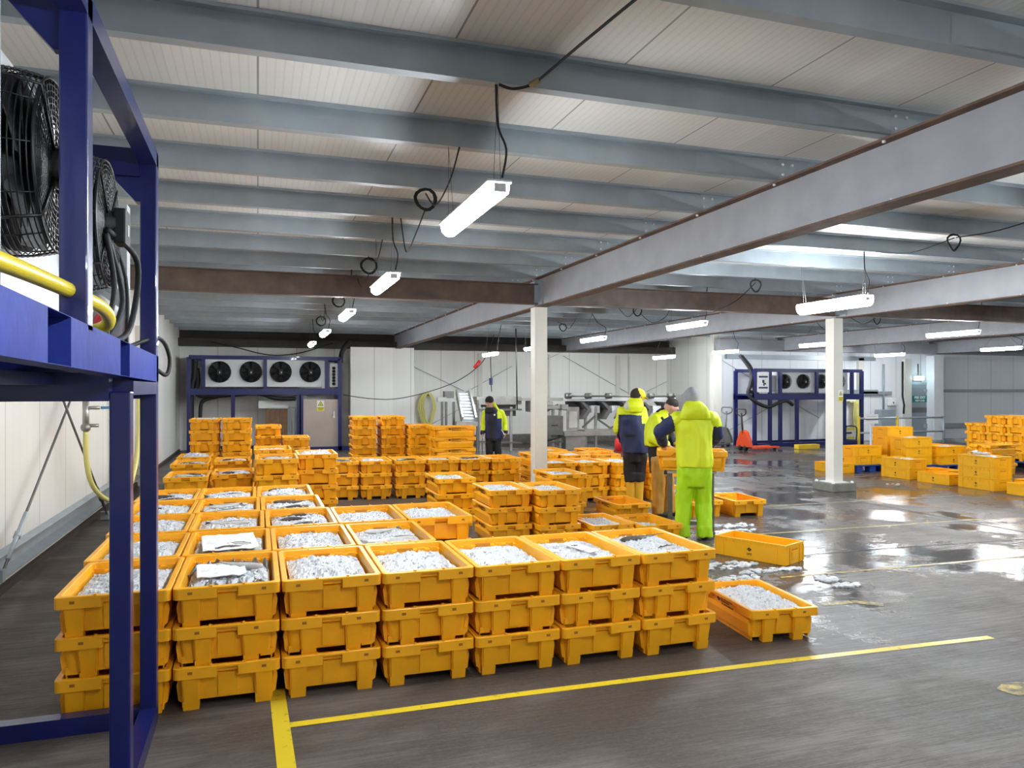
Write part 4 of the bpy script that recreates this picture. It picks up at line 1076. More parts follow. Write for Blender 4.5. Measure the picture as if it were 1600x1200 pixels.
# ---------------------------------------------------------------- back of the hall
Y = 22.02
p0, p1 = at(473, 698, Y), at(527, 624, Y)
d = empty('door_1', ((p0.x + p1.x) / 2, Y + .06, 0)); d['kind'] = 'structure'
b = MB(); b.box((0, 0, p1.z / 2 + .02), (p1.x - p0.x, .05, p1.z - .04)); b.build('door_leaf', 'door_steel', d)
b = MB()
for s in (-1, 1): b.box((s * ((p1.x - p0.x) / 2 + .03), .01, p1.z / 2), (.06, .08, p1.z))
b.build('door_frame', 'panel_grey', d)
b = MB(); b.cyl((.38, -.03, .95), (.38, -.10, .95), .03, 8); b.span((.38, -.09, .95), (.38, -.09, 1.12), .03); b.build('door_handle', 'white_metal', d)
b = MB(); b.box((-.42, -.035, 1.52), (.12, .03, .1)); b.build('door_hinge', 'steel_dark', d)
p = at(501, 634, Y); warning_sign('warning_sign', 'yellow warning sign on the steel door under the cooler', (p.x, Y + .02, p.z), 0, .20, .30)
# timber pallets and white panel left of that door
a, c = at(417, 688, 22.3), at(448, 639, 22.3)
r = empty('timber_stack', ((a.x + c.x) / 2, 22.5, 0)); tag(r, 'brown timber boards leaning below the far left cooler', 'timber')
b = MB()
for k in range(5): b.box((-.24 + .12 * k, .02 * (k % 2), (c.z) / 2), (.11, .06, c.z))
b.build('boards', 'timber', r)
b = MB(); b.box((.34, .1, .62), (.10, .05, 1.24)); b.box((.48, .1, .6), (.1, .05, 1.2)); b.build('grey_boards', 'panel_grey', r)
a, c = at(404, 638, 22.3), at(450, 626, 22.3); b = MB(); b.box(((a.x + c.x) / 2, 22.38, (a.z + c.z) / 2), (c.x - a.x, .05, c.z - a.z)); tag(b.build('white_board', 'white_plastic'), 'long white board resting on brown timber under the cooler', 'board')
# bracing rods
rods = [((624, 562), (725, 611), 23.36), ((716, 620), (800, 572), 23.36), ((828, 572), (873, 553), 23.36), ((880, 556), (985, 616), 23.36), ((1010, 612), (1042, 596), 23.3), ((672, 664), (735, 630), 23.36)]
for k, (u, v, Yp) in enumerate(rods):
    p, q = at(*u, Yp), at(*v, Yp); b = MB(); b.tube([p, q], .009, 6); tag(b.build('brace_rod', 'galv'), ['thin brace rod falling right from the blue hose', 'thin brace rod rising to the white column', 'short brace rod right of the white column', 'long brace rod falling behind the capped worker', 'short brace rod over the cropped-hair worker', 'low brace rod behind the coiled hose'][k], 'rod', 'wall brace rods')
rods = [((1120, 558), (1180, 595), YR - .04), ((1125, 680), (1205, 635), YR - .04), ((1245, 633), (1280, 653), YR - .04)]
for k, (u, v, Yp) in enumerate(rods):
    p, q = at(*u, Yp), at(*v, Yp); b = MB(); b.tube([p, q], .009, 6); tag(b.build('brace_rod', 'galv'), ['brace rod above the white notice', 'brace rod behind the pallet trucks', 'brace rod behind the cooler beside the plinth column'][k], 'rod', 'wall brace rods')
for k, (u, v) in enumerate((((96, 618), (168, 805)), ((113, 618), (2, 900)))):
    dx = (.20, .13)[k]; p, q = atx(*u, XL + dx), atx(*v, XL + dx); b = MB(); b.tube([p, q], .013, 8)
    o = tag(b.build('brace_rod', 'steel_dark'), ['dark brace rod sloping down away from the viewer on the left wall', 'brace rod sloping down towards the viewer on the left wall'][k], 'rod', 'wall brace rods')
    m = p.lerp(q, .72); n_ = p.lerp(q, .93); b = MB(); b.tube([m, n_], .02, 8); b.tube([m.lerp(n_, .45), m.lerp(n_, .55)], .03, 8); b.build('turnbuckle', 'steel_dark' if k == 0 else 'galv', o)
    b = MB(); b.box(q + Vector((-.03, 0, 0)), (.10, .08, .10)); b.build('rod_anchor', 'galv', o)
# water valve with the pale hose at the left wall
p = atx(134, 640, XL + .27)
v = empty('water_valve', p); tag(v, 'brass water valve with a pale yellow hose on the left wall', 'valve')
b = MB(); b.cyl((0, 0, -.22), (0, 0, .12), .035, 12); b.cyl((0, 0, .02), (.14, 0, .02), .02, 8); b.ball((0, 0, -.2), .055, n=10, m=6); b.cyl((.02, 0, -.18), (.13, 0, -.18), .02, 8); b.build('valve_body', 'steel', v)
b = MB(); b.cyl((0, 0, .12), (0, 0, .26), .045, 12); b.build('hose_coupling', 'black_rubber', v); b = MB(); b.cyl((0, 0, .26), (0, 0, .60), .035, 12); b.build('supply_hose', 'hose_blue', v)
b = MB(); b.box((.20, 0, .02), (.10, .015, .03)); b.build('lever', 'hose_blue', v)
b = MB(); b.tube(smooth_path([(0, 0, -.25), (.0, .05, -.6), (.03, .25, -.9), (.12, .7, -1.12), (.25, 1.15, -1.1), (.32, 1.5, -.6), (.32, 1.62, .1), (.32, 1.64, .5)], 8), .028, 10); b.build('yellow_hose', 'hose_pale', v)
# coil of yellow hose on the back wall
c = at(668, 620, YB - .16); b = MB(); rnd = random.Random(3)
for k in range(8):
    w_ = .17 + .03 * (k % 3); hgt = .95 + .12 * rnd.random(); off2 = rnd.uniform(-.05, .05)
    pts = []
    for q in range(24):
        a = 2 * math.pi * q / 24; sx = math.sin(a) * w_ * (1.1 if math.cos(a) > -.2 else .9); pts.append((c.x + off2 + sx, c.y - .02 * (k % 4), c.z + .12 - hgt * (1 - math.cos(a)) / 2))
    b.tube(pts, .024, 7, closed=True)
o = b.build('coiled_hose', 'hose_pale'); tag(o, 'pale yellow hose coiled on a hook on the back wall', 'hose')
b = MB(); b.box((c.x, YB - .085, c.z + .06), (.30, .16, .06)); b.build('hose_hook', 'steel_dark', o)
p = at(603, 548, 22.95); b = MB(); b.tube(smooth_path([(p.x + .02, 22.95, 2.95), (p.x + .02, 22.95, 2.4), (p.x - .04, 22.93, 2.0), (p.x - .09, 22.93, 1.6), (p.x - .10, 22.93, 1.35)], 6), .055, 10)
o = b.build('drop_hose', 'hose_blue'); tag(o, 'blue hose hanging down beside the pale pier', 'hose'); b = MB(); b.cyl((p.x - .10, 22.93, 1.35), (p.x - .10, 22.93, 1.1), .07, 10); b.box((p.x + .05, 22.93, 1.15), (.4, .03, .04)); b.build('hose_valve', 'steel_dark', o)
# sagging cables at the back
def cable(label, pts, Yp, rr=.018, sag=0):
    P3 = [at(px, py, Yp if not isinstance(Yp, (list, tuple)) else Yp[i]) for i, (px, py) in enumerate(pts)]
    b = MB(); b.tube(smooth_path(P3, 7), rr, 6); return tag(b.build('sagging_cable', 'black_rubber'), label, 'cable', 'sagging cables')
cable('black cable sagging above the far left cooler fans', [(330, 534), (370, 543), (410, 553), (440, 555), (475, 550), (520, 536)], 22.775)
cable('thin cable swinging across the back wall to a red plug', [(536, 617), (580, 623), (620, 623), (670, 612), (715, 595), (750, 570), (764, 545), (772, 523)], [21.97, 21.6, 21.5, 21.5, 21.5, 21.5, 21.7, 21.85], .012)
b = MB(); p, q = at(741, 575, 21.45), at(750, 564, 21.45); b.cyl(p, q, .05, 8); o = tag(b.build('cable_plug', 'red_plastic'), 'red plug on the cable before the back wall', 'plug')
b = MB(); p = at(766, 548, 21.2); q = at(768, 612, 21.2); b.tube([p, q], .012, 6); o = tag(b.build('pull_cord', 'black_rubber'), 'thin black cord hanging above the black-capped worker', 'cord'); b = MB(); p = at(767, 596, 21.2); b.box(p, (.09, .09, .2), bev=.02); b.build('cord_switch', 'navy', o)
b = MB(); p = at(806, 540, 19.9); p.z = 3.42; p.y = 19.6; p.x = at(806, 560, 19.6).x; q = at(808, 640, 19.9); b.tube([p, q], .018, 6); tag(b.build('pull_cord', 'black_rubber'), 'black cord hanging just left of the white column', 'cord')
b = MB(); b.tube(smooth_path([at(548, 532, 22.5), at(540, 540, 22.5), at(534, 552, 22.5), at(532, 566, 22.4)], 6), .07, 8); tag(b.build('black_conduit', 'black_rubber'), 'thick black conduit bending down to the far left cooler', 'pipe')
b = MB(); b.tube(smooth_path([at(1068, 548, 23.2), at(1070, 570, 23.2), at(1064, 585, 23.2), at(1048, 596, 23.2)], 6), .02, 6); tag(b.build('white_conduit', 'white_plastic'), 'thin white conduit curving down the back wall', 'pipe')

# ---------------------------------------------------------------- grading line
Yg = 20.4
g = empty('ice_elevator', at(728, 660, Yg) * 1); g.location.z = 0; tag(g, 'inclined white ice elevator belt left of the black-capped worker', 'conveyor')
gx = g.location.x
def GP(nm, b, m, par=g, Yo=Yg): o = b.build(nm, m, par); o.location = (-par.location.x, -par.location.y, 0); return o
def quad_slab(b, pts, t=.04):
    P3 = [Vector(p) for p in pts]; n = (P3[1] - P3[0]).cross(P3[2] - P3[0]).normalized() * t / 2; b.hexa([p - n for p in P3], [p + n for p in P3])
A0, A1 = at(713, 615, Yg + .45), at(733, 615, Yg + .45); B0, B1 = at(722, 659, Yg - .35), at(743, 659, Yg - .35)
b = MB(); quad_slab(b, [B0, B1, A1, A0], .05)
for k in range(9):
    t = (k + .5) / 9; b.span(B0.lerp(A0, t) + Vector((0, -.04, .03)), B1.lerp(A1, t) + Vector((0, -.04, .03)), .05, .035)
GP('belt', b, 'conveyor_belt')
b = MB()
for (p, q) in ((A0, B0), (A1, B1)): b.span(p + Vector((0, -.03, .06)), q + Vector((0, -.03, .06)), .05, .20)
GP('side_guard', b, 'steel')
b = MB(); a = at(702, 618, Yg); b.box((a.x, Yg + .1, a.z), (.26, .26, .24)); GP('gearbox', b, 'steel_dark')
for px in (691, 697, 709, 746):
    b = MB(); p = at(px, 625, Yg); b.box((p.x, Yg, (p.z) / 2), (.06, .06, p.z)); GP('frame_leg', b, 'steel_dark')
b = MB(); b.span(at(683, 625, Yg), at(712, 625, Yg), .10, .10); b.box(at(690, 624, Yg), (.25, .12, .12)); GP('frame_rail', b, 'steel')
b = MB(); b.span(at(712, 662, Yg - .3), at(745, 662, Yg - .3), .2, .12); GP('discharge_lip', b, 'steel')
# the grader
gr = empty('fish_grader', (at(900, 650, Yg).x, Yg, 0)); tag(gr, 'long stainless steel fish grading machine along the back wall', 'machine')
def R_(nm, b, m): return GP(nm, b, m, gr)
def pbx(b, u, v, Y0, dep, bev=0):
    p, q = at(*u, Y0), at(*v, Y0); b.box(((p.x + q.x) / 2, Y0 + dep / 2, (p.z + q.z) / 2), (abs(q.x - p.x), dep, abs(q.z - p.z)), bev=bev); return b
b = MB(); pbx(b, (745, 620), (815, 632), Yg + .5, .5); R_('trough', b, 'steel'); 
b = MB(); pbx(b, (752, 628), (806, 650), Yg + .9, .05); R_('side_panel', b, 'steel_dark')
b = MB(); pbx(b, (815, 622), (880, 626), Yg, .7); p = [at(830, 625, Yg), at(851, 625, Yg), at(851, 633, Yg), at(830, 644, Yg)]
b.hexa([Vector(q) for q in p], [Vector(q) + Vector((0, .5, 0)) for q in p]); R_('hopper', b, 'steel')
b = MB(); pbx(b, (833, 630), (840, 636), Yg - .02, .02); R_('hopper_slot', b, 'print_black')
b = MB(); b.tube([at(884, 619, Yg), at(1060, 619, Yg)], .025, 8); R_('roller_shaft', b, 'steel_dark')
for px in (888, 919, 951, 1017, 1048):
    b = MB(); p = at(px, 618.5, Yg); b.cyl(p + Vector((-.09, 0, 0)), p + Vector((.09, 0, 0)), .085, 10); R_('roller', b, 'steel_dark')
b = MB(); pbx(b, (884, 623), (1062, 626), Yg + .1, .6); R_('top_tray', b, 'white_metal')
b = MB(); pbx(b, (884, 626), (985, 640), Yg + .45, .05); R_('back_panel', b, 'steel_dark')
for px in (908, 940, 972, 1004, 1036):
    p = [at(px + 2, 628, Yg), at(px + 14, 640, Yg), at(px + 5, 655, Yg), at(px - 2, 655, Yg), at(px + 8, 640, Yg), at(px - 2, 628, Yg)]
    b = MB(); b.loft([[Vector(q) + Vector((0, -.1, 0)) for q in p], [Vector(q) + Vector((0, .5, 0)) for q in p]], smooth=False); R_('chute', b, 'steel_dark')
    b = MB(); pbx(b, (px + 16, 634), (px + 29, 645), Yg + .1, .3); R_('chute_tray', b, 'white_metal')
b = MB(); pbx(b, (849, 650), (880, 680), Yg - .3, .45, .01); R_('control_cabinet', b, 'steel_dark'); b = MB(); pbx(b, (862, 664), (872, 665.5), Yg - .31, .01); R_('cabinet_handle', b, 'print_black')
b = MB(); pbx(b, (882, 675), (914, 681), Yg - .2, .6); pbx(b, (914, 672), (1062, 678), Yg - .1, .6); R_('table_top', b, 'steel')
b = MB(); pbx(b, (884, 682), (915, 704), Yg - .05, .5); R_('bin', b, 'steel')
b = MB(); pbx(b, (886, 636), (905, 672), Yg + .1, .04); R_('guard_plate', b, 'steel'); b = MB(); pbx(b, (889, 643), (902, 668), Yg + .08, .02); R_('guard_opening', b, 'cream_paint')
b = MB(); b.tube(smooth_path([at(880, 680, Yg - .2), at(862, 686, Yg - .3), at(845, 690, Yg - .3), at(838, 690, Yg - .2)], 6), .04, 8); R_('drain_hose', b, 'black_rubber')
for px in (752, 757, 770, 800, 834, 866, 877, 917, 933, 1001, 1056):
    b = MB(); p = at(px, 640, Yg); b.box((p.x, Yg + .1, .62), (.07, .07, 1.24)); R_('machine_leg', b, 'steel')
b = MB()
for (u, v) in (((748, 640), (815, 640)), ((748, 690), (815, 692)), ((832, 693), (880, 690)), ((934, 655), (955, 670)), ((910, 668), (930, 650)), ((955, 668), (985, 658)), ((850, 645), (872, 632)), ((849, 636), (885, 640))):
    b.span(at(*u, Yg + .05), at(*v, Yg + .05), .05)
R_('brace', b, 'steel_dark')
b = MB(); pbx(b, (849, 634), (876, 639), Yg - .15, .3, .01); pbx(b, (878, 632), (888, 640), Yg - .2, .2, .01); pbx(b, (852, 628), (864, 633), Yg - .2, .2, .01); R_('motor', b, 'steel')
b = MB(); p = at(1070, 630, 19.4); b.box((p.x, 19.4, 1.35), (.4, .35, .5), bev=.01); b.box((p.x, 19.4, .55), (.08, .08, 1.1)); b.box((p.x, 19.4, .01), (.3, .3, .02)); tag(b.build('control_box', 'steel'), 'steel control box on a post behind the grey hood', 'cabinet')
p = at(968.5, 706, 19.2); r = empty('red_bin', (p.x, 19.2, 0)); tag(r, 'red plastic bin behind the capped worker', 'bin')
b = MB(); z = at(968, 684, 19.2).z; b.tube([(0, 0, .0), (0, 0, z * .8), (0, 0, z)], [.15, .14, .11], 16); b.build('bin_body', 'red_plastic', r); b = MB(); b.tube(smooth_path([(-.09, 0, z), (0, 0, z + .12), (.09, 0, z)], 6), .014, 6); b.build('bin_handle', 'print_black', r)
# pallet trucks
def pallet_truck(label, px, base_y, m, hm, s=1.0):
    p = atz(px, base_y); r = empty('pallet_truck', (p.x, p.y, 0), 1.72); tag(r, label, 'pallet truck', 'pallet trucks')
    b = MB(); pts = [(-.30, 0), (.30, 0), (.26, .18), (.10, .46), (-.02, .50), (-.12, .44), (-.24, .2)]
    b.loft([[Vector((x, -.06, .12 + z)) for x, z in pts], [Vector((x * .9, .08, .12 + z)) for x, z in pts]], smooth=False); b.build('hood', m, r)
    for sx in (-1, 1):
        b = MB(); b.box((sx * .18, -.62, .085), (.16, 1.12, .05)); b.build('fork', m, r)
        b = MB(); b.cyl((sx * .18 - .04, -1.05, .04), (sx * .18 + .04, -1.05, .04), .04, 10); b.build('roller_wheel', 'print_black', r)
        b = MB(); b.cyl((sx * .10 - .03, .05, .085), (sx * .10 + .03, .05, .085), .085, 14); b.build('steer_wheel', 'print_black', r)
    b = MB(); b.tube([(0, .04, .35), (0, .12, 1.12)], .028, 8); b.build('shaft', hm, r)
    b = MB(); b.tube(smooth_path([(0, .12, 1.02), (-.10, .12, 1.06), (-.19, .13, 1.12), (-.17, .13, 1.24), (0, .13, 1.25), (.17, .13, 1.24), (.19, .13, 1.12), (.10, .12, 1.06), (0, .12, 1.02)], 5), .018, 8); b.build('handle', hm, r)
    r.scale = (s,) * 3
    return r
pallet_truck('orange pallet truck with a black handle by the blue cooler frame', 1163, 704, 'orange_red', 'print_black', .95)
pallet_truck('dull grey pallet truck left of the orange one', 1132, 697, 'steel_dark', 'steel_dark', .95).rotation_euler = (0, 0, -1.2)
# fire exit
Y = YR - .04
p0, p1 = at(1419, 689, Y), at(1454, 601, Y); d = empty('door_2', ((p0.x + p1.x) / 2, Y, 0)); d['kind'] = 'structure'; dw = p1.x - p0.x
b = MB(); b.box((0, -.02, p1.z / 2 + .02), (dw, .05, p1.z - .04)); b.build('door_leaf', 'door_grey', d)
b = MB()
for s in (-1, 1): b.box((s * (dw / 2 + .05), -.01, p1.z / 2), (.10, .09, p1.z + .06))
b.box((0, -.01, p1.z + .04), (dw, .09, .08)); b.build('door_frame', 'galv', d)
b = MB(); b.cyl((dw * .30, -.05, .78), (dw * .30, -.09, .78), .035, 10); b.build('door_knob', 'print_black', d)
b = MB(); b.box((0, -.048, 1.02), (dw * .8, .006, .18)); b.build('kick_plate', 'steel_dark', d)
pa, pb = at(1426, 628.5, Y - .06), at(1449, 618, Y - .06); s = empty('fire_exit_sign', ((pa.x + pb.x) / 2, Y - .052, (pa.z + pb.z) / 2)); tag(s, 'green fire exit sign on the grey door', 'sign'); sw, sh = pb.x - pa.x, pb.z - pa.z
b = MB(); b.box((0, 0, 0), (sw, .008, sh)); b.build('sign_board', 'sign_green', s)
b = MB(); RX = Matrix.Rotation(math.pi / 2, 4, 'X')
add_text(b, 'FIRE EXIT', sh * .52, Matrix.Translation((0, -.006, .01)) @ RX, 'CENTER', bold=.003); add_text(b, 'KEEP CLEAR', sh * .34, Matrix.Translation((0, -.006, -sh * .38)) @ RX, 'CENTER', bold=.002); b.build('sign_text', 'sign_white', s)
p = at(1438, 591, Y - .2); el = empty('exit_light', (p.x, Y - .16, p.z)); tag(el, 'small glowing bulkhead light above the fire exit door', 'light')
mat('exit_emit', (1, 1, 1), .4, emit=((.62, .92, 1.0), 9.0))
b = MB(); b.box((0, 0, 0), (.34, .10, .13), bev=.03); b.build('light_lens', 'exit_emit', el); b = MB(); b.tube([(0, .05, .06), (0, .06, .5)], .02, 6); b.build('light_conduit', 'dark_steel', el); b = MB(); b.box((0, .105, 0), (.36, .11, .15)); b.build('light_base', 'lamp_body', el)
# cabinet, dispenser, signs, rails beside the door
p, q = at(1377, 668, Y - .3), at(1400, 640, Y - .3); b = MB(); b.box(((p.x + q.x) / 2, Y - .15, (p.z + q.z) / 2), (q.x - p.x, .28, q.z - p.z), bev=.015)
o = tag(b.build('electric_cabinet', 'galv'), 'grey electric cabinet on the wall left of the exit door', 'cabinet'); b = MB(); b.tube([((p.x + q.x) / 2, Y - .08, q.z), ((p.x + q.x) / 2, Y - .08, 2.6)], .035, 8); b.build('cabinet_conduit', 'galv', o)
p, q = at(1393, 634, Y - .2), at(1402, 622, Y - .2); b = MB(); b.box(((p.x + q.x) / 2, Y - .10, (p.z + q.z) / 2), (q.x - p.x, .18, q.z - p.z), bev=.03); o = tag(b.build('towel_dispenser', 'white_plastic'), 'small white dispenser above the grey electric cabinet', 'dispenser'); b = MB(); b.box(((p.x + q.x) / 2 - .03, Y - .195, (p.z + q.z) / 2 - .03), (.04, .01, .05)); b.build('dispenser_window', 'print_black', o)
b = MB(); x = at(1408, 600, Y).x; b.tube([(x, Y - .06, 2.7), (x, Y - .06, 1.5), (x + .05, Y - .08, 1.2), (x, Y - .1, .9)], .03, 8); tag(b.build('black_conduit', 'black_rubber'), 'dark conduit running down between cabinet and exit door', 'pipe')
# guard rail
Yr = 17.6
rl = empty('guard_rail', (at(1405, 660, Yr).x, Yr, 0)); tag(rl, 'tubular guard rail with yellow posts before the exit door', 'rail')
zz = [at(1405, 653, Yr).z, at(1405, 675, Yr).z]; xa, xb = at(1342, 660, Yr).x - rl.location.x, at(1474, 660, Yr).x - rl.location.x
for z in zz: b = MB(); b.tube([(xa, 0, z), (xb, 0, z)], .028, 8); b.build('rail_tube', 'galv', rl)
for px in (1342, 1402): b = MB(); x = at(px, 660, Yr).x - rl.location.x; b.tube([(x, 0, 0), (x, 0, zz[0] + .06)], .036, 8); b.build('rail_post', 'kerb_yellow', rl)
b = MB(); b.box((xb, .02, (zz[0] + zz[1]) / 2), (.06, .06, .5)); b.tube([(xb, 0, 0), (xb, 0, zz[0])], .03, 8); b.build('rail_end', 'galv', rl)
Yn = 17.0; p, q = at(1352, 665, Yn), at(1372, 645, Yn); s = empty('notice_stand', ((p.x + q.x) / 2, Yn, 0)); tag(s, 'white notice board on a thin post before the guard rail', 'sign')
b = MB(); b.box((0, 0, (p.z + q.z) / 2 + .06), (q.x - p.x, .02, (q.z - p.z) * .45)); b.box((0, 0, p.z + .12), (q.x - p.x, .02, (q.z - p.z) * .38)); b.build('notice_panel', 'sign_white', s)
b = MB(); b.box((.0, .03, p.z / 2 + .05), (.05, .03, p.z + .1)); b.box((0, .03, .01), (.3, .3, .02)); b.build('notice_post', 'white_metal', s)
b = MB(); b.box((0, -.012, q.z - .10), ((q.x - p.x) * .75, .004, .012)); b.box((0, -.012, p.z + .14), ((q.x - p.x) * .75, .004, .012)); b.build('notice_lines', 'panel_grey', s)
# portable heater and kerbs
p = at(1320, 690, 19.66); h = empty('portable_generator', (p.x, 19.66, 0), 0); tag(h, 'white and yellow portable machine in a black tube frame by the cooler', 'machine')
b = MB(); pts = [(-.20, .16), (.2, .12), (.24, .42), (.16, .50), (-.20, .52), (-.25, .40)]
b.loft([[Vector((x, -.2, z)) for x, z in pts], [Vector((x, .2, z)) for x, z in pts]], smooth=False); b.build('machine_body', 'white_plastic', h)
b = MB(); b.box((0, -.205, .47), (.36, .012, .06)); b.box((.06, -.205, .20), (.26, .012, .06)); b.build('yellow_panel', 'sign_yellow', h); b = MB(); b.box((-.02, -.206, .35), (.22, .012, .05)); b.build('name_plate', 'print_black', h)
b = MB()
for y in (-.22, .22): b.tube(smooth_path([(-.24, y, .02), (-.27, y, .45), (-.2, y, .56), (.18, y, .56), (.28, y, .44), (.24, y, .02)], 4), .02, 8)
b.box((0, 0, .10), (.5, .42, .05)); b.build('tube_frame', 'print_black', h)
for u, v, m, lab in (((1248, 702), (1281, 692), 'kerb_yellow', 'yellow kerb block at the foot of the right cooler'), ((1299, 703), (1318, 693), 'kerb_red', 'red kerb block right of the white column')):
    a = atz(*u); zt_ = .13; c = at(v[0], v[1], a.y); b = MB(); b.box(((a.x + c.x) / 2, a.y + .1, zt_ / 2), (c.x - a.x, .2, zt_), bev=.01); tag(b.build('kerb_block', m), lab, 'kerb')
p = atz(1268, 690); b = MB(); b.box((p.x, p.y + .2, .05), (1.0, .3, .1)); b.ico((p.x - .1, p.y + .2, .12), .12, 2, (1.6, .8, .6), .2); tag(b.build('black_sheet', 'black_rubber'), 'black crumpled sheet heaped at the wall below the right cooler', 'sheet')
b = MB(); x = at(1335, 650, 20.3).x
b.box((x + .1, 20.42, 1.33), (.5, .16, .05))
for k in range(4): b.tube(smooth_path([(x + .06 * k, 20.3, 1.35), (x + .06 * k - .05, 20.28, .9), (x + .05 * k + .03, 20.3, .3), (x + .05 * k + .1, 20.28, .6), (x + .06 * k + .1, 20.3, 1.3)], 6), .022, 7)
o = tag(b.build('hanging_hose', 'hose_pale'), 'pale hose hanging in loops at the right end of the cooler', 'hose')
# slush on the floor
def slush(label, spots, seed):
    rnd = random.Random(seed); b = MB()
    for (px, py, rx, ry, n) in spots:
        c = atz(px, py)
        for _ in range(n):
            a = rnd.uniform(0, 6.28); q = math.sqrt(rnd.random()); s = rnd.uniform(.008, .032)
            b.ico((c.x + rx * q * math.cos(a), c.y + ry * q * math.sin(a), s * .25), s, 1, (1.3, 1.1, .6), .25)
    return tag(b.build('ice_slush', 'ice'), label, 'ice', None, 'stuff')
slush('spilt ice slush on the floor between the empty box and full crate', [(1135, 885, .35, .12, 70), (1190, 893, .30, .06, 60), (1235, 890, .12, .05, 30), (1150, 905, .3, .08, 50), (1290, 905, .10, .10, 40), (1325, 915, .14, .05, 30)], 5)
slush('small spill of ice on the floor beyond the weighing stand', [(1145, 822, .30, .12, 60), (1160, 830, .2, .08, 30)], 6)
slush('crumbs of ice on the floor among the smooth boxes', [(1390, 757, .15, .08, 4), (1405, 758, .1, .05, 3), (1180, 735, .5, .2, 5)], 7)
# ---------------------------------------------------------------- weighing stand and people
def cap(b, p0, r0, p1, r1, n=12):
    "tapered capsule"
    p0, p1 = Vector(p0), Vector(p1); d = p1 - p0; L = d.length
    if L < 1e-6: return b.ball(p0, r0)
    d.normalize(); pts, rr = [], []
    for k in range(4): a = math.pi / 2 * (1 - k / 4.0); pts.append(p0 - d * r0 * math.sin(a)); rr.append(max(r0 * math.cos(a), r0 * .05))
    pts.append(p0); rr.append(r0); pts.append(p1); rr.append(r1)
    for k in range(1, 5): a = math.pi / 2 * k / 4.0; pts.append(p1 + d * r1 * math.sin(a)); rr.append(max(r1 * math.cos(a), r1 * .05))
    b.tube(pts, rr, n); return b
def ell_loft(b, rings, n=20, p=2.4):
    "stack of super-ellipses (z, cx, cy, a, b)"
    R = []
    for z, cx, cy, a, c in rings:
        r = []
        for k in range(n):
            t = 2 * math.pi * k / n; ct, st = math.cos(t), math.sin(t)
            r.append(Vector((cx + a * math.copysign(abs(ct) ** (2 / p), ct), cy + c * math.copysign(abs(st) ** (2 / p), st), z)))
        R.append(r)
    b.loft(R); return b
def remesh(b, name, vox, smooth, mats, pick=None, parent=None):
    fold = .016 if any(k in name for k in ('jacket', 'trousers')) else .008 if 'hood' in name else 0
    bmesh.ops.recalc_face_normals(b.bm, faces=b.bm.faces[:])
    me = bpy.data.meshes.new('tmp'); b.bm.to_mesh(me); b.bm.free()
    o = bpy.data.objects.new('tmp', me); COL.objects.link(o)
    m = o.modifiers.new('r', 'REMESH'); m.mode = 'VOXEL'; m.voxel_size = vox; m.use_smooth_shade = True
    if smooth: m2 = o.modifiers.new('s', 'SMOOTH'); m2.factor = .5; m2.iterations = smooth
    dg = bpy.context.evaluated_depsgraph_get(); dg.update()
    out = bpy.data.meshes.new_from_object(o.evaluated_get(dg)); bpy.data.objects.remove(o); bpy.data.meshes.remove(me)
    out.name = name; out.materials.clear()
    for x in mats: out.materials.append(M[x])
    if fold:
        ns = [v.normal.copy() for v in out.vertices]
        for v, n in zip(out.vertices, ns):
            c = v.co; v.co = c + n * fold * (noise.noise(Vector((c.x * 9, c.y * 9, c.z * 3.2)) + Vector((fold * 900, 0, 0))) + .6 * noise.noise(Vector((c.x * 20, c.y * 20, c.z * 9))))
    for p in out.polygons:
        p.use_smooth = True; p.material_index = pick(p.center) if pick else 0
    return put(name, out, parent)
def hand(b, w, d, n, side, curl=.5):
    "palm and five fingers: w wrist, d pointing direction, n palm normal, side = thumb direction"
    w, d, n, s = (Vector(q) for q in (w, d, n, side)); d.normalize(); n.normalize(); s.normalize()
    for k, (o, l) in enumerate(((.030, .072), (.010, .078), (-.010, .074), (-.029, .060))):
        k0 = w + d * .085 + s * o; cap(b, w + d * .015 + s * o * .7, .014, k0, .0115, 8)
        p, dd, r = k0, d.copy(), .0105
        for seg in (.45, .32, .23):
            dd = (dd + n * curl * .75).normalized(); q = p + dd * l * seg; cap(b, p, r, q, r * .88, 8); p, r = q, r * .88
    t0 = w + d * .03 + s * .026; t1 = t0 + (d * .55 + s * .75 + n * .3).normalized() * .042; t2 = t1 + (d * .9 + s * .2 + n * .4).normalized() * .032
    cap(b, t0, .015, t1, .012, 8); cap(b, t1, .012, t2, .009, 8)
def head(b, c, fwd, up, s=1.0):
    c, f, u = Vector(c), Vector(fwd).normalized(), Vector(up).normalized(); r = f.cross(u).normalized(); u = r.cross(f)
    Rm = Matrix((r, f, u)).transposed()
    n0 = len(b.bm.verts)
    b.ball((0, 0, 0), .098 * s, .80, 1.0, 1.12, 18, 14); b.ball((0, .030 * s, -.062 * s), .062 * s, .92, .95, .95, 14, 10)
    cap(b, (0, .088 * s, .012 * s), .009 * s, (0, .112 * s, -.022 * s), .014 * s, 8)
    for q in (-1, 1):
        b.ball((q * .033 * s, .078 * s, .020 * s), .016 * s, 1.2, .7, .7, 8, 6); b.ball((q * .080 * s, -.004 * s, -.004 * s), .026 * s, .35, .8, 1.2, 8, 6)
        cap(b, (q * .012 * s, .092 * s, .040 * s), .010 * s, (q * .046 * s, .078 * s, .038 * s), .008 * s, 8)
    cap(b, (-.02 * s, .086 * s, -.055 * s), .008 * s, (.02 * s, .086 * s, -.055 * s), .008 * s, 8); b.ball((0, .072 * s, -.090 * s), .026 * s, n=8, m=6)
    b.bm.verts.ensure_lookup_table()
    for v in b.bm.verts[n0:]: v.co = Rm @ v.co + c
    return Rm
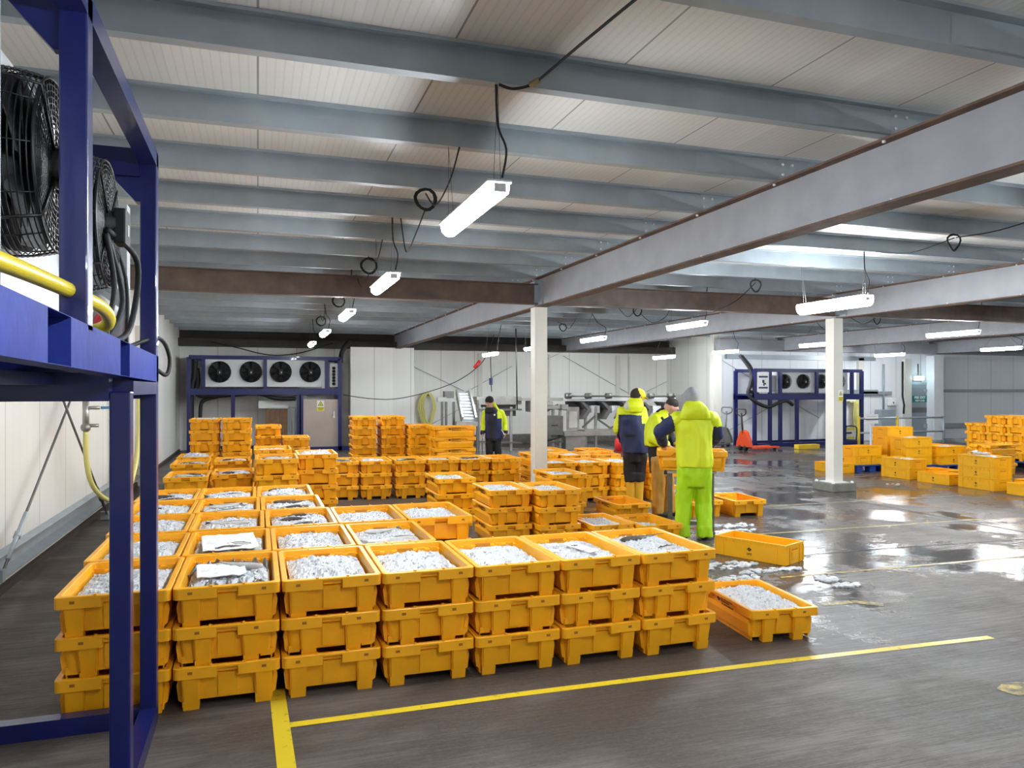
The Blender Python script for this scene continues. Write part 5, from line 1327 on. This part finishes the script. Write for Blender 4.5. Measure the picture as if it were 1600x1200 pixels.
def eyes(parent, c, Rm, s=1.0):
    b = MB()
    for q in (-1, 1): b.ball(Vector(c) + Rm @ Vector((q * .033 * s, .0905 * s, .020 * s)), .0085 * s, n=8, m=6)
    b.build('eyes', 'print_black', parent)
def person(label, base, J, hands, hd, vox=.009):
    "J: joints in the frame right / away / up of the viewer"
    root_b = MB(); V = {k: Vector(v) for k, v in J.items()}
    b = root_b
    cap(b, V['pelvis'], .115, V['waist'], .105, 16); cap(b, V['waist'], .105, V['chest'], .112, 16); cap(b, V['chest'], .09, V['neck'], .055, 12); cap(b, V['neck'], .055, V['head'], .055, 12)
    cap(b, V['shL'], .05, V['shR'], .05)
    for s in 'LR':
        cap(b, V['hip' + s], .085, V['kn' + s], .055); cap(b, V['kn' + s], .055, V['an' + s], .038); cap(b, V['an' + s] + Vector((0, 0, -.03)), .036, V['toe' + s], .030)
        cap(b, V['pelvis'], .10, V['hip' + s], .085)
        cap(b, V['sh' + s], .052, V['el' + s], .040); cap(b, V['el' + s], .040, V['wr' + s], .027)
    for (s, d, n, sd, curl) in hands: hand(b, V['wr' + s], d, n, sd, curl)
    Rm = head(b, V['head'], hd[0], hd[1])
    o = remesh(b, 'person', vox, 2, ['skin'])
    o.location = base; o.rotation_euler = (0, 0, -CAM_YAW); tag(o, label, 'person')
    return o, V, Rm
def legs(parent, V, name, m, rt=.105, rk=.09, ra=.085, z_an=.05, top=None, vox=.012, lo=.0):
    b = MB()
    for s in 'LR':
        a = V['an' + s].copy(); a.z = z_an + ra * .2
        cap(b, V['hip' + s], rt, V['kn' + s], rk, 14); cap(b, V['kn' + s], rk, a + Vector((0, 0, ra * .6)), ra, 14)
        ell_loft(b, [(z_an, a.x, a.y, ra * 1.02, ra * 1.1), (z_an + .12, a.x, a.y, ra, ra * 1.02)], 14)
    if top: ell_loft(b, top)
    return remesh(b, name, vox, 2, m if isinstance(m, list) else [m], None, parent)
def boots(parent, V, m, h=.10):
    for s in 'LR':
        b = MB(); a, t = V['an' + s], V['toe' + s]; d = (t - a); d.z = 0; d.normalize()
        cap(b, (a.x, a.y, .05), .05, (t.x + d.x * .03, t.y + d.y * .03, .042), .042); cap(b, (a.x - d.x * .03, a.y - d.y * .03, .05), .05, (a.x, a.y, h), .052)
        o = remesh(b, 'boot', .010, 2, [m], None, parent)
        for v in o.data.vertices: v.co.z = max(v.co.z, .004)

# weighing stand
GB = atz(1087, 842.5); GB.z = 0          # green worker's feet
st = GB + RV * .07 + FV * .52; st.z = 0
w_ = empty('weighing_stand', st, -CAM_YAW - .20); tag(w_, 'dark steel stand carrying an orange crate between the workers', 'stand')
b = MB(); b.box((0, 0, .745), (.58, .46, .03)); b.build('stand_top', 'steel', w_)
for x in (-.255, .18):
    for y in (-.2, .2): b = MB(); b.box((x, y, .365), (.055, .055, .73)); b.build('stand_leg', 'steel_dark', w_)
b = MB(); b.box((-.03, 0, .10), (.40, .05, .05)); b.build('stand_stretcher', 'steel', w_)
b = MB(); b.box((.235, -.22, .02), (.08, .08, .04)); b.box((.235, -.22, .38), (.05, .05, .72)); b.build('scale_post', 'steel_dark', w_)
kc = crate('full', st.x, st.y, .763, -CAM_YAW - .20 + math.pi / 2, .98, 'orange looking crate on the weighing stand between the workers', 'single crates around the workers')
fill(kc, 'fish', 'crate on the weighing stand', False, .165)
# --- worker in green oilskins, seen from behind
m_ = .00745
def g_(px, py, f=0.0): return Vector(((px - 1087) * m_, f, (842.5 - py) * m_))
J = dict(pelvis=g_(1085, 728), waist=g_(1085, 705, .0), chest=g_(1085, 668, .02), neck=g_(1083, 642, .05), head=g_(1081, 623, .08), shL=g_(1058, 653, .02), shR=g_(1113, 653, .02),
         elL=g_(1034, 676, .10), elR=g_(1125, 680, .10), wrL=g_(1044, 694, .32), wrR=g_(1122, 697, .34), hipL=g_(1073, 730), hipR=g_(1097, 730), knL=g_(1069, 785, .03), knR=g_(1100, 785, .03),
         anL=g_(1067, 832), anR=g_(1101, 832), toeL=g_(1064, 838, .16), toeR=g_(1104, 838, .16))
o, V, Rm = person('person in lime green oilskins and a grey beanie seen from behind', GB, J, [('L', (.25, .75, -.5), (.2, .2, -1), (1, .1, 0), .7), ('R', (-.1, .8, -.5), (0, .2, -1), (-1, .1, 0), .7)], ((.0, 1, -.45), (0, .4, 1)))
legs(o, V, 'oilskin_trousers', 'hivis_green', .115, .100, .088, .035, [(.62, V['pelvis'].x, 0, .15, .13), (.75, V['pelvis'].x, 0, .19, .15), (.95, V['pelvis'].x, 0, .19, .15)])
b = MB(); cx = V['pelvis'].x
ell_loft(b, [(.845, cx + .0, .0, .205, .165), (.95, cx, .0, .205, .16), (1.15, cx, .01, .205, .15), (1.30, cx, .02, .215, .145), (1.40, cx + .0, .03, .205, .13), (1.46, cx - .01, .04, .12, .11), (1.50, cx - .01, .05, .08, .09)])
cap(b, V['shL'] + Vector((0, 0, -.005)), .085, V['shR'] + Vector((0, 0, -.005)), .085, 14)
for s, k in (('L', -1), ('R', 1)):
    cap(b, V['sh' + s] + Vector((0, 0, -.01)), .088, V['el' + s], .078, 14); cap(b, V['el' + s], .075, V['wr' + s], .058, 14)
def pk(c):
    if c.x < cx - .222 - .30 * max(0, c.z - 1.27) and c.z < 1.47: return 1
    if c.z < 1.31 and (c.x > cx + .218 or c.y > .18): return 1
    return 0
J1 = remesh(b, 'oilskin_jacket', .012, 3, ['hivis', 'navy'], pk, o)
b = MB(); ell_loft(b, [(1.40, cx - .005, -.02, .20, .10), (1.46, cx - .005, -.035, .175, .115), (1.52, cx - .005, -.04, .150, .12), (1.57, cx - .01, -.03, .118, .11), (1.61, cx - .015, .0, .080, .09)]); b.ball((cx + .06, -.09, 1.52), .07, 1.0, .8, .9); b.ball((cx - .06, -.08, 1.53), .075, 1.1, .8, .8)
remesh(b, 'hood', .012, 2, ['hivis'], None, o)
b = MB(); h = V['head']; ell_loft(b, [(h.z - .07, h.x, h.y - .01, .098, .112), (h.z + .02, h.x, h.y - .01, .102, .115), (h.z + .08, h.x + .005, h.y - .015, .080, .09), (h.z + .12, h.x + .01, h.y - .015, .048, .05), (h.z + .145, h.x + .01, h.y - .02, .018, .02)], p=2)
remesh(b, 'beanie', .009, 2, ['beanie_grey'], None, o); boots(o, V, 'boot_dark')
for s in 'LR':
    b = MB(); d = (V['wr' + s] - V['el' + s]).normalized(); cap(b, V['wr' + s] - d * .10, .050, V['wr' + s] + d * .01, .046); remesh(b, 'glove_cuff', .009, 2, ['glove_dark'], None, o)
# --- worker with the yellow cap
LB = atz(991, 797.5); LB.z = 0; m_ = .00924
def g_(px, py, f=0.0): return Vector(((px - 991) * m_, f, (797.5 - py) * m_))
J = dict(pelvis=g_(991, 712), waist=g_(988, 690, 0), chest=g_(986, 658, .02), neck=g_(990, 635, .04), head=g_(997.5, 620.5, .07), shL=g_(971, 642, -.02), shR=g_(1003, 642, .05),
         elL=g_(967, 670, .06), elR=g_(1011, 672, .02), wrL=g_(976, 690, .25), wrR=g_(1028, 690, -.10), hipL=g_(984, 714), hipR=g_(1000, 714), knL=g_(985, 750, .02), knR=g_(999, 750, .03),
         anL=g_(986, 787), anR=g_(998, 787), toeL=g_(990, 793, .12), toeR=g_(1004, 793, .12))
o, V, Rm = person('person in a navy and yellow jacket with a yellow peaked cap', LB, J, [('L', (.3, .8, -.4), (.3, .2, -1), (1, .1, 0), .5), ('R', (.9, -.3, -.4), (0, -.1, -1), (0, 1, 0), .6)], ((.85, .35, -.5), (.3, .1, 1)))
eyes(o, V['head'], Rm)
legs(o, V, 'work_trousers', 'cloth_black', .11, .085, .085, .42, [(.70, V['pelvis'].x, 0, .15, .12), (.85, V['pelvis'].x, 0, .17, .13)])
for s in 'LR':
    b = MB(); a = V['an' + s]; ell_loft(b, [(.004, a.x + .02, a.y + .03, .065, .11), (.07, a.x + .01, a.y + .02, .062, .10), (.14, a.x, a.y, .058, .066), (.46, a.x, a.y + .01, .078, .08)], 16); remesh(b, 'yellow_boot', .010, 2, ['oilskin_yellow'], None, o)
b = MB(); cx = V['chest'].x
ell_loft(b, [(.835, cx + .065, .0, .190, .150), (.95, cx + .05, .0, .187, .145), (1.15, cx + .02, .01, .188, .145), (1.32, cx + .0, .02, .198, .145), (1.42, cx + .01, .03, .185, .13), (1.48, cx + .03, .04, .11, .10), (1.53, cx + .05, .045, .075, .08)])
for s in 'LR': cap(b, V['sh' + s] + Vector((0, 0, -.01)), .078, V['el' + s], .068, 14); cap(b, V['el' + s], .066, V['wr' + s], .050, 14)
def pk(c):
    arm = c.x > cx + .19 - .05 * (c.z > 1.25) or c.x < cx - .19
    if c.z < 1.385 - .10 * max(0, c.x - cx) and not (arm and c.z > .97 + .9 * max(0, (c.x - cx - .30))): return 1 if c.x < cx + .10 + .3 * (1.4 - c.z) else 2
    return 0
remesh(b, 'hooded_jacket', .012, 3, ['hivis', 'navy', 'navy'], pk, o)
b = MB(); b.box((cx - .04, -.145, 1.085), (.15, .012, .04)); b.build('pocket_flap', 'cloth_black', o)
b = MB(); ell_loft(b, [(1.42, cx + .02, -.03, .13, .12), (1.50, cx + .03, -.03, .145, .13), (1.57, cx + .05, -.01, .12, .11), (1.62, cx + .07, .02, .08, .08)]); remesh(b, 'hood', .012, 2, ['hivis', 'grey_stripe'], lambda c: 1 if c.x < cx - .055 and c.z > 1.46 and c.y < 0 else 0, o)
h = V['head']; b = MB(); n0 = 0
b.ball((0, -.01, .02), .104, .86, 1.02, 1.0, 16, 12); hb = remesh(b, 'hair', .010, 1, ['hair_dark']); hb.parent = o; hb.matrix_local = Matrix.Translation(h - (Rm @ Vector((0, .012, 0)))) @ Rm.to_4x4() 
b = MB(); b.ball((0, 0, .045), .108, .86, 1.02, .80, 16, 12)
b.loft([[Vector((x, y, .05 + z)) for x, y in ((-.075, .05), (-.06, .14), (0, .17), (.06, .14), (.075, .05))] for z in (-.008, .004)]); hb = remesh(b, 'peaked_cap', .008, 1, ['cap_yellow']); hb.parent = o; hb.matrix_local = Matrix.Translation(h) @ Rm.to_4x4()
# --- worker with cropped hair, bending over the crate
MBs = atz(1036, 807.5); MBs.z = 0; m_ = .00873
def g_(px, py, f=0.0): return Vector(((px - 1036) * m_, f, (807.5 - py) * m_))
J = dict(pelvis=g_(1029, 716), waist=g_(1026, 695, -.02), chest=g_(1027, 664, -.05), neck=g_(1035, 645, -.08), head=g_(1046, 636, -.11), shL=g_(1022, 656, -.20), shR=g_(1034, 654, .10),
         elL=g_(1016, 682, -.24), elR=g_(1046, 680, .10), wrL=g_(1036, 694, -.42), wrR=g_(1052, 692, -.10), hipL=g_(1026, 718, -.08), hipR=g_(1036, 718, .08), knL=g_(1027, 762, -.08), knR=g_(1046, 762, .06),
         anL=g_(1026, 797, -.08), anR=g_(1047, 797, .06), toeL=g_(1038, 803, -.12), toeR=g_(1059, 803, .03))
o, V, Rm = person('person with cropped dark hair bending over the crate in tan oilskins', MBs, J, [('L', (.75, -.55, -.35), (.2, -.1, -1), (.3, 1, 0), .6), ('R', (.6, -.6, -.5), (0, -.1, -1), (.3, -1, 0), .6)], ((.80, -.05, -.60), (.60, -.05, .80)), .008)
eyes(o, V['head'], Rm)
legs(o, V, 'oilskin_trousers', 'oilskin_tan', .098, .088, .082, .05, [(.58, V['pelvis'].x + .05, 0, .15, .14), (.70, V['pelvis'].x + .02, 0, .14, .14)])
b = MB(); ell_loft(b, [(.60, V['pelvis'].x + .03, 0, .145, .16), (.80, V['pelvis'].x, 0, .135, .15), (1.05, V['waist'].x, -.02, .13, .15)]); remesh(b, 'black_bib', .012, 2, ['cloth_black'], None, o)
b = MB(); cx, cy = V['chest'].x, V['chest'].y
ell_loft(b, [(.98, cx - .02, cy + .02, .15, .18), (1.10, cx - .02, cy + .01, .155, .19), (1.25, cx - .01, cy, .16, .20), (1.36, cx + .02, cy - .01, .135, .18), (1.43, cx + .05, cy - .02, .09, .12), (1.47, cx + .08, cy - .03, .065, .075)])
for s in 'LR': cap(b, V['sh' + s] + Vector((0, 0, -.01)), .095, V['el' + s], .085, 14); cap(b, V['el' + s], .085, V['wr' + s] + (V['el' + s] - V['wr' + s]) * .22, .058, 14)
remesh(b, 'hivis_jacket', .012, 3, ['hivis', 'cloth_black'], lambda c: 1 if (c.x - cx > .11 and c.z < 1.42 and c.y > cy - .16) else 0, o)
b = MB(); b.span((cx + .0, cy - .205, 1.37), (cx + .10, cy - .19, 1.22), .012, .045); b.build('dark_strap', 'cloth_black', o)
b = MB(); cap(b, V['neck'] + Vector((-.03, 0, -.02)), .088, V['neck'] + Vector((.02, 0, .03)), .072, 14); remesh(b, 'collar', .010, 2, ['cloth_black'], None, o)
b = MB(); b.box((V['waist'].x + .02, -.20, .90), (.06, .02, .07)); b.build('belt_pouch', 'grey_stripe', o)
h = V['head']; b = MB(); b.ball((0, -.016, .046), .097, .83, .95, .90, 18, 14); hb = remesh(b, 'cropped_hair', .008, 1, ['hair_dark']); hb.parent = o; hb.matrix_local = Matrix.Translation(h) @ Rm.to_4x4()
boots(o, V, 'boot_dark')
# --- worker at the back with a black beanie
t = (772 - 800) / CAM_F; FB = Vector((17.5 * (t * CA + SA), 17.5 * (CA - t * SA), 0)); m_ = .01483
def g_(px, py, f=0.0): return Vector(((px - 772) * m_, f, (726 - py) * m_))
J = dict(pelvis=g_(771, 682), waist=g_(771, 668), chest=g_(771, 652), neck=g_(767, 640, -.02), head=g_(765, 629.5, -.05), shL=g_(758.5, 645, 0), shR=g_(784, 645, 0),
         elL=g_(755, 663, .05), elR=g_(790, 663, .05), wrL=g_(754, 676, -.04), wrR=g_(790.5, 675, -.06), hipL=g_(766, 685), hipR=g_(777, 685), knL=g_(765, 705, -.02), knR=g_(778, 705, -.02),
         anL=g_(764, 721), anR=g_(779, 721), toeL=g_(763, 724, -.14), toeR=g_(780, 724, -.14))
o, V, Rm = person('person at the back in a black beanie and an open yellow sleeved jacket', FB, J, [('L', (-.05, -.2, -1), (1, 0, 0), (0, -1, 0), .35), ('R', (-.15, -.35, -.9), (-1, 0, 0), (0, -1, 0), .45)], ((-.62, -.75, -.25), (-.1, -.2, 1)))
eyes(o, V['head'], Rm)
legs(o, V, 'work_trousers', 'cloth_black', .105, .085, .075, .05, [(.55, 0, 0, .15, .12), (.85, -.01, 0, .17, .13), (1.15, -.01, 0, .16, .12)])
b = MB(); cx = V['chest'].x
ell_loft(b, [(.60, cx + .02, .02, .215, .145), (.85, cx + .01, .01, .20, .14), (1.05, cx, .0, .205, .155), (1.18, cx, -.01, .205, .15), (1.255, cx - .01, .0, .13, .11), (1.31, cx - .05, -.01, .10, .10)])
cap(b, V['shL'], .075, V['shR'], .075, 14)
for s in 'LR': cap(b, V['sh' + s] + Vector((0, 0, -.01)), .074, V['el' + s], .062, 14); cap(b, V['el' + s], .060, V['wr' + s], .048, 14)
def pk(c):
    if c.x < cx - .195 or c.x > cx + .195: return 0 if c.z > .80 else 2
    if c.z > 1.07 and c.x > cx + .09: return 0
    if c.y < .02 and -.12 < c.x - cx < .06: return 2
    return 1
remesh(b, 'open_jacket', .012, 3, ['hivis', 'navy', 'cloth_darknavy'], pk, o)
b = MB(); ell_loft(b, [(1.20, cx - .04, -.03, .16, .13), (1.27, cx - .05, -.03, .15, .13), (1.33, cx - .06, -.02, .11, .10)]); remesh(b, 'collar', .010, 2, ['cloth_black'], None, o)
b = MB(); cap(b, (cx + .10, .0, 1.24), .05, (cx - .0, .06, 1.42), .04); remesh(b, 'hood_edge', .010, 2, ['hivis'], None, o)
b = MB(); b.box((cx + .03, -.168, 1.16), (.04, .012, .035)); b.build('badge', 'sign_white', o)
h = V['head']; b = MB(); b.ball((0, -.008, .062), .110, .86, 1.0, .92, 16, 12); hb = remesh(b, 'beanie', .009, 1, ['beanie_black']); hb.parent = o; hb.matrix_local = Matrix.Translation(h) @ Rm.to_4x4()
boots(o, V, 'boot_dark')
b = MB(); wp = V['wrR']; cap(b, wp + Vector((-.02, -.06, -.07)), .009, wp + Vector((-.10, -.10, .06)), .009, 8); b.build('pen', 'sign_white', o)
